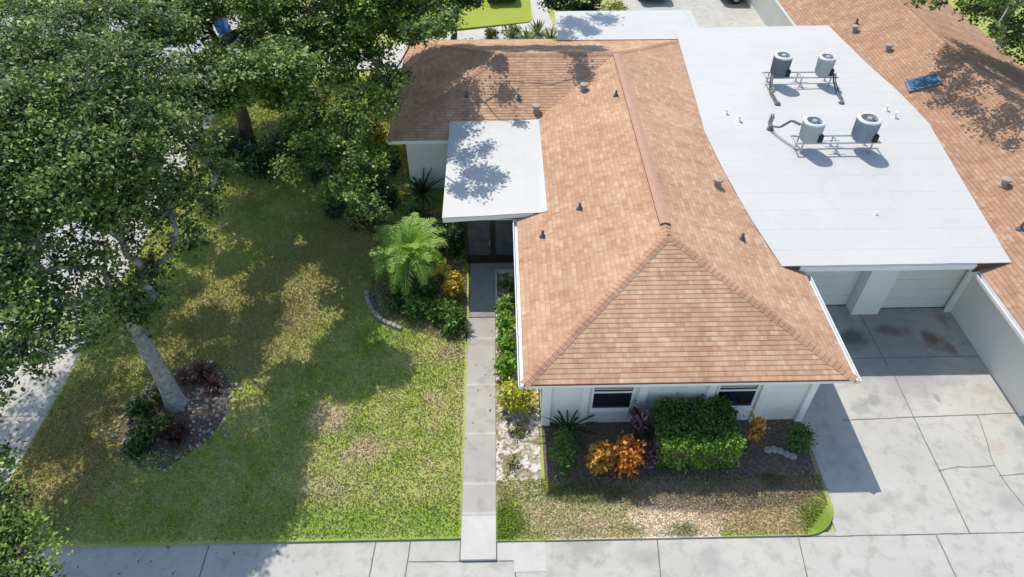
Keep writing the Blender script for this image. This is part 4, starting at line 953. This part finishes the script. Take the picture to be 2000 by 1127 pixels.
def bw(lst):
    out = []
    for b_ in lst: g = G(b_[0], b_[1], b_[2]); out.append((g.x, g.y, g.z, b_[3], b_[4] if len(b_) > 4 else 1))
    return out
def sb(lst, zt, z, r_, dn=1.0):
    # boughs placed up-sun of the ground or roof spots they shade
    out = []
    for q in lst:
        g = G(q[0], q[1], zt); zz = z+rnd.uniform(-.5, .5); h = zz-zt; rr = q[2] if len(q) > 2 else r_
        out.append((g.x-.315*h, g.y+.644*h, zz, rr, dn))
    return out
GAP = ((0, 0, 17), tuple(G(437, 56, .6)))
ob = Vector((-9.85, 12.5, 0))
tree('oak_tree', 'broad oak with a bare grey trunk rising from a shell-ringed bed on the lawn', ob, (-9.95, 12.75, 3.0), bw([
    (20, 600, 6.4, .7, .9), (200, 500, 6.2, .5, .7), (30, 440, 7.4, .6, .9), (150, 350, 7.6, .8, 1), (250, 600, 4.4, .5, 1), (290, 590, 4.4, .4, 1),  (10, 690, 5.6, .6, .9), (220, 420, 6.8, .7, .9), (180, 240, 8.4, .9, 1), (80, 340, 8, .9, 1), (280, 250, 8, .9, 1), (420, 330, 6, .6, .9), (400, 400, 5.8, .6, .8),
    (50, 650, 5.8, .9, 1), (130, 600, 6, .9, .9), (20, 560, 6.3, 1.1, 1), (140, 520, 6.2, .7, .6), (70, 470, 7, 1.1, .8), (215, 560, 5.4, .55, .7), (160, 660, 5.2, .55, .8), (90, 700, 5.0, .5, .9),
    (180, 420, 6.8, .8, .8), (10, 400, 7.6, 1.1, .9), (110, 360, 7.6, 1.0, 1), (370, 470, 5.5, .55, 1), (330, 410, 6.2, .8, 1), (250, 380, 7, .9, 1), (240, 470, 6.0, .6, .8), (300, 520, 5.0, .5, .6), (260, 600, 4.4, .45, .5),
    (40, 290, 8.2, 1.1, 1), (130, 270, 8.4, 1.1, 1), (220, 300, 8, 1.0, 1), (300, 330, 7, .8, 1), (350, 360, 6.6, .7, 1), (60, 190, 8.8, 1.2, 1), (160, 180, 8.8, 1.2, 1), (250, 210, 8.4, 1.1, 1), (20, 110, 9, 1.3, 1),
    (110, 90, 9, 1.3, .9), (210, 110, 9, 1.2, .9), (330, 230, 7.6, .9, 1), (300, 130, 8.4, 1.0, .9), (380, 280, 6.8, .7, .8), (-60, 500, 6.8, 1.6, 1), (-80, 350, 8, 1.8, 1), (-60, 200, 9, 1.8, 1), (60, 20, 9.2, 1.4, .8), (160, 20, 9, 1.1, .7),
    (-160, 620, 6, 1.6, 1), (-260, 450, 7, 1.8, 1), (-120, 760, 5.5, 1.4, 1), (-20, -40, 9.2, 1.8, 1), (-180, 120, 8.6, 2, 1), (240, 20, 8.6, 1.1, .8), (320, 40, 8.0, .9, .9)]) + sb([(500, 930), (470, 1000), (430, 900), (370, 950), (300, 1000), (400, 1040), (480, 1060), (440, 1110), (330, 1090), (220, 1090), (520, 1000), (380, 1110),
    (150, 1010), (200, 940), (130, 1090)], 0, 7.8, .9, 2.0) + sb([(300, 600), (400, 640), (210, 640), (360, 560), (160, 770), (120, 860)], 0, 7.2, .85, 1.7) + bw([(270, 610, 4.3, .4, 1), (225, 570, 4.8, .5, 1), (310, 570, 4.5, .4, .8), (280, 530, 5, .5, .8)]),
    'oakgrey', .235, .105, 1.95, gap=GAP)
tb = Vector((-11.1, 26.2, 0))
tree('shade_tree', 'tall spreading green tree shading the left wing roof and lawn', tb, (-10.8, 26, 3.4), bw([
    (430, 120, 5.8, 1.0, .9), (500, 60, 6.2, 1.1, 1), (560, 110, 5.8, 1.0, .9), (620, 50, 6.4, 1.1, 1), (690, 40, 6.6, 1.1, 1), (760, 30, 6.4, 1.1, 1), (800, 60, 5.8, .8, .9), (720, 105, 5.5, .9, .9),
    (650, 130, 5.4, 1.0, .9), (580, 190, 5.0, .9, .8), (450, 190, 5.0, .8, .7), (640, 220, 4.6, .9, .8), (690, 190, 4.8, .7, .8), (610, 280, 4.2, .8, .7), (680, 310, 3.8, .8, .7), (640, 370, 3.6, .7, .5),
    (720, 400, 3.0, .6, .7), (600, 250, 4.2, .7, .9), (560, 330, 3.8, .6, .7), (640, 300, 4.0, .7, .9), (700, 250, 4.2, .7, .9), (735, 320, 3.4, .5, .8), (750, 210, 4.6, .6, .9), (690, 370, 3.3, .6, .8), (760, 150, 5.2, .7, 1), (520, 130, 5.6, .9, 1), (600, 80, 6, .9, 1), (680, 80, 6, .9, 1), (400, 40, 6.4, 1.0, .9), (350, 140, 5.6, .8, .6), (340, 60, 6.2, 1.0, .7), (380, 220, 5, .7, .6), (400, 300, 4.4, .6, .5), (300, 10, 6.6, 1.1, .8),
    (820, 10, 6.4, .9, 1), (450, -60, 7.6, 1.7, 1), (560, -80, 8, 1.8, 1), (680, -90, 8.2, 1.8, 1), (790, -110, 8.2, 1.4, .9), (350, -60, 7.6, 1.7, 1),
    (500, -220, 9.4, 2, 1), (640, -240, 9.6, 2.0, 1), (760, -220, 9.2, 1.6, 1), (850, -190, 8.6, 1.0, .7), (900, -190, 8.4, .6, .6)]) + sb([(700, 465), (665, 520), (705, 590), (690, 650), (725, 705), (765, 725), (690, 750), (625, 745), (565, 745), (655, 695, .6), (480, 420), (535, 470), (525, 550), (500, 640), (470, 720), (570, 420), (610, 440), (450, 520, .6),
    (390, 500, .6), (420, 640, .5), (560, 360), (640, 390), (700, 400), (480, 350), (620, 340), (690, 340), (560, 310)], 0, 7.4, .66, 2.6)
    + sb([(790, 110), (820, 140), (790, 180), (830, 200), (780, 230), (840, 250), (800, 265), (870, 110), (880, 150, .7), (930, 110, .75), (980, 105, .7), (1040, 104, .7), (1100, 108, .75), (1150, 108, .65), (1130, 140, .6), (1165, 125, .5), (1145, 170, .4), (940, 145, .55), (985, 160, .35), (990, 190, .3), (1015, 130, .4), (860, 215, .5), (830, 165, .6), (900, 125, .6), (1070, 120, .5), (905, 90, .6), (1010, 225, .2), (770, 250), (800, 230), (850, 270, .5), (820, 100), (860, 130, .6)], 3.3, 7.6, .85, 2.4)
    + sb([(895, 258, .45), (945, 290, .35), (905, 300, .4), (930, 335, .5), (965, 345, .35), (900, 360, .4), (940, 370, .3)], 2.95, 7.4, .5, 1.5) + sb([(1120, 45, .7), (1150, 60, .5), (1180, 38, .6), (1105, 70, .5)], 2.97, 7.8, .6, 1.5),
    'oak', .28, .12, 2.4, bark='barkdark', upl=.7, gap=GAP)
tree('corner_tree', 'leafy green tree filling the bottom left corner beside the pavement', G(-120, 1040, 0), G(-90, 1000, 2.2), bw([
    (10, 980, 4.2, .55, 1.2), (30, 1040, 4.2, .6, 1.2), (-30, 1080, 4.4, .8, 1.2), (70, 1110, 4.0, .45, 1.2), (-10, 900, 4.0, .4, 1.1), (-80, 960, 4.4, .9, 1), (30, 1150, 4.2, .7, 1.1), (-90, 1120, 4.6, .9, 1)]),
    'oak', .12, .085, 2.2, bark='barkdark')
tree('rear_shade_tree', 'dense tree added for shade behind the shade tree, over the rear path at the top left', (-11.5, 34.5, 0), (-11.3, 34.6, 3.2),  # added tree, carries boughs that shade the ground at the top left
    sb([(430, 150), (500, 190), (560, 160), (610, 210), (660, 170), (700, 230), (640, 260), (560, 250), (480, 270), (420, 230), (720, 290), (650, 320), (590, 310), (750, 200), (700, 340), (440, 320), (540, 90), (620, 60), (700, 60), (780, 40), (460, 80)], 0, 6.8, 1.0, 1.3)
    + bw([(420, 20, 4.6, 1.2, 1), (520, 25, 4.4, 1.2, 1), (620, 15, 4.4, 1.2, 1), (720, 5, 4.2, 1.2, 1), (340, 20, 4.6, 1.1, 1), (800, -5, 3.6, .9, 1), (470, 90, 3.4, .8, .7), (780, 60, 2.6, .8, .9)]),
    'oak', .26, .12, 1.6, bark='barkdark', upl=.7, gap=GAP)
# small tree shading the back right of the left wing, and the tree that drops branch shadows on the neighbour's roof
tree('roadside_tree', 'tree behind the neighbouring roof, its foliage dipping into the top right corner', (25.5, 33, 0), (25.0, 33, 3.5), bw([
    (1940, 20, 5.2, 1.2, 1), (1985, 70, 4.4, 1.1, 1), (1890, 10, 5.4, .8, .8), (1840, -5, 6.0, .7, .8), (1795, -6, 6.4, .6, .7), (2040, 40, 5, 1.5, 1), (1900, -60, 7.0, 1.5, .8), (1820, -100, 8, 1.2, .45), (2060, 120, 4, 1.3, 1),
    (1990, -80, 7, 1.8, .9)]) + [(19.6, 30.5, 8.2, 1.0, .4), (18.4, 28.6, 8.0, .8, .5), (20.2, 28.5, 7.6, .9, .5), (18.7, 31.5, 8.6, .9, .4), (21.4, 29.5, 7.2, 1.0, .5), (17.8, 30.0, 8.6, .7, .3)] + sb([(1880, 130), (1925, 150), (1960, 190), (1850, 185, .5), (1900, 215, .6), (1945, 250), (1985, 240), (1840, 150, .4), (1985, 150), (1930, 110, .5), (1975, 285, .4), (1880, 170, .6), (1960, 120), (1900, 100, .6), (1990, 200)], 3.7, 7.4, .85, .9),
    'oak', .26, .13, 1.0, upl=.5)
for (px, py, z, r_, lab) in [(1120, -2, 2.5, 1.4, 'dark bushy tree beyond the rear flat roof'), (880, -22, 3, 2.0, 'dark tree behind the rear lawn')]:
    g = G(px, py, z); tree('bushy_tree', lab, (g.x, g.y, 0), (g.x, g.y, 1.2), [(g.x+rnd.uniform(-1.4, 1.4), g.y+rnd.uniform(-.6, 1.2), z+rnd.uniform(-.9, .8), r_*.6, 1) for _ in range(9)], 'dark', .15, .16, 1.0, bark='barkdark')
for (px, py, r_, mt, lab) in [(1000, 62, .6, 'oakgrey', 'grey-green shrub left of the rear agave'), (960, 66, .45, 'olive', 'sparse low shrub in the rear bed'), (1530, 42, .45, 'bright', 'small bright green shrub on the rear drive'), (1200, 18, .9, 'olive', 'low yellow-green shrub behind the rear flat roof')]:
    g = G(px, py, .3); shrub('rear_shrub', lab, 'shrub', g.x, g.y, r_, r_, .7, mt, 600, .13, z0=.0)
for (px, py, lab) in [(1050, 62, 'grey spiky agave by the rear walk'), (1075, 78, 'grey spiky agave at the corner of the rear flat roof'), (1030, 78, 'spiky agave nearest the left wing ridge')]:
    g = G(px, py, .2); blade_plant('agave', lab, 'plant', g.x, g.y, 34, .9, 0, 'oakgrey', arch=.3, wid=.06, z0=0, group='agaves behind the left wing')

# ============================================================ CARS and bin
def car(label, x, y, rz, col, L=4.5, W=1.8):
    root = thing('parked_car', label, 'car', (x, y, 0), 'cars parked at the rear', rz)
    m_ = plain('car_paint_'+col[0], col[1], .25, .03, 2, spec=.6, bump=0)
    prof = [(-.5, .35), (-.5, .75), (-.46, .9), (-.30, .98), (-.16, 1.40), (.18, 1.44), (.36, .98), (.47, .90), (.5, .70), (.5, .32)]
    V = []; n = len(prof)
    for s_, ins in ((-1, 0), (-1, .0), (1, 0)): pass
    for s_ in (-1, 1):
        for (u, z) in prof: V.append((u*L, s_*W/2*(1 if z < 1.0 else .78), z))
    F = [tuple(range(n-1, -1, -1)), tuple(range(n, 2*n))]+[(i, (i+1) % n, n+(i+1) % n, n+i) for i in range(n)]
    o = mk('body', V, F, m_, root); bv = o.modifiers.new('bevel', 'BEVEL'); bv.width = .06; bv.segments = 2; bv.limit_method = 'ANGLE'; bv.angle_limit = R(25)
    for (u0, z0, u1, z1) in ((-.297, 1.0, -.165, 1.38), (.19, 1.41, .352, 1.01)):
        g = MB(); d = Vector((z1-z0, 0, -(u1-u0)*L)).normalized()*.012
        if d.z < 0: d = -d
        w0 = W/2*(.86 if z0 < 1.1 else .72); w1 = W/2*(.72 if z1 > 1.1 else .86)
        g.add([(u0*L+d.x, -w0, z0+d.z), (u1*L+d.x, -w1, z1+d.z), (u1*L+d.x, w1, z1+d.z), (u0*L+d.x, w0, z0+d.z)], [(0, 1, 2, 3)]); g.build('rear_window' if u0 < 0 else 'windscreen', M['glass'], root)
    for u in (-.31, .31):
        for s_ in (-1, 1):
            t = MB().tube([(u*L, s_*(W/2-.18), .33), (u*L, s_*(W/2+.01), .33)], .33, 20); wo = t.build('wheel', M['black'], root)
            MB().tube([(u*L, s_*(W/2-.02), .33), (u*L, s_*(W/2+.02), .33)], .19, 14).build('rim', M['galv'], wo)
    for s_ in (-1, 1): MB().box(L/2-.05, L/2+.012, s_*W*.36-.15, s_*W*.36+.15, .62, .76, bev=.01).build('headlight', M['white'], root)
    return root
car('dark blue car parked at the far edge of the rear lawn', .1, 44.3, R(-85), ('blue', (.03, .05, .10)))
car('dark grey car parked on the rear drive behind the rear flat roof', 9.5, 44.4, R(-88), ('grey', (.05, .05, .07)))
car('dark brown car parked across the rear drive', 15.9, 43.0, R(4), ('brown', (.05, .035, .035)))
bn = thing('wheeled_bin', 'blue wheeled bin showing through a gap in the tree crowns', 'bin', tuple(G(437, 62, 0)))
M['binblue'] = plain('blue_plastic', (.02, .10, .32), .4, .1, 4)
b = MB(); b.add([(-.26, -.3, .05), (.26, -.3, .05), (.26, .3, .05), (-.26, .3, .05), (-.34, -.38, 1.0), (.34, -.38, 1.0), (.34, .38, 1.0), (-.34, .38, 1.0)], [(3, 2, 1, 0), (4, 5, 6, 7), (0, 1, 5, 4), (1, 2, 6, 5), (2, 3, 7, 6), (3, 0, 4, 7)]); b.build('body', M['binblue'], bn)
MB().box(-.37, .37, -.43, .40, 1.002, 1.08, bev=.02).build('lid', M['binblue'], bn); MB().tube([(-.3, .36, .14), (.3, .36, .14)], .13, 14).build('wheel', M['black'], bn)

# fallen leaves under the trees
q = np.concatenate([rng.normal(size=(900, 2))*np.array([3.2, 4.5])+np.array([-9, 17]), rng.normal(size=(500, 2))*np.array([2.5, 2.0])+np.array([-10.5, 11]), rng.normal(size=(260, 2))*np.array([.5, 4])+np.array([-14.3, 13]), rng.uniform([-1.6, 8], [-.2, 16], size=(16, 2)), rng.uniform([-11, 6.5], [-2, 8], size=(14, 2))])
q = q[(q[:, 0] < -.3) & (q[:, 1] > 6)]; hz = np.where((q[:, 0] > -13.6) & (q[:, 1] > 8.14), .10, .05)
P = np.concatenate([q, hz[:, None]], 1); V, F, T = leaf_mesh(P, .075, rng.random(len(P)), 3, .55)
LM['fallen'] = leaf_mat('fallen_leaves', (.10, .06, .03), (.26, .18, .09), (.42, .33, .18), .1)
tag(mk('leaf_litter', V, F, LM['fallen'], tint=T), 'brown fallen leaves scattered over the lawn and pavement under the trees', 'leaves', kind='stuff')
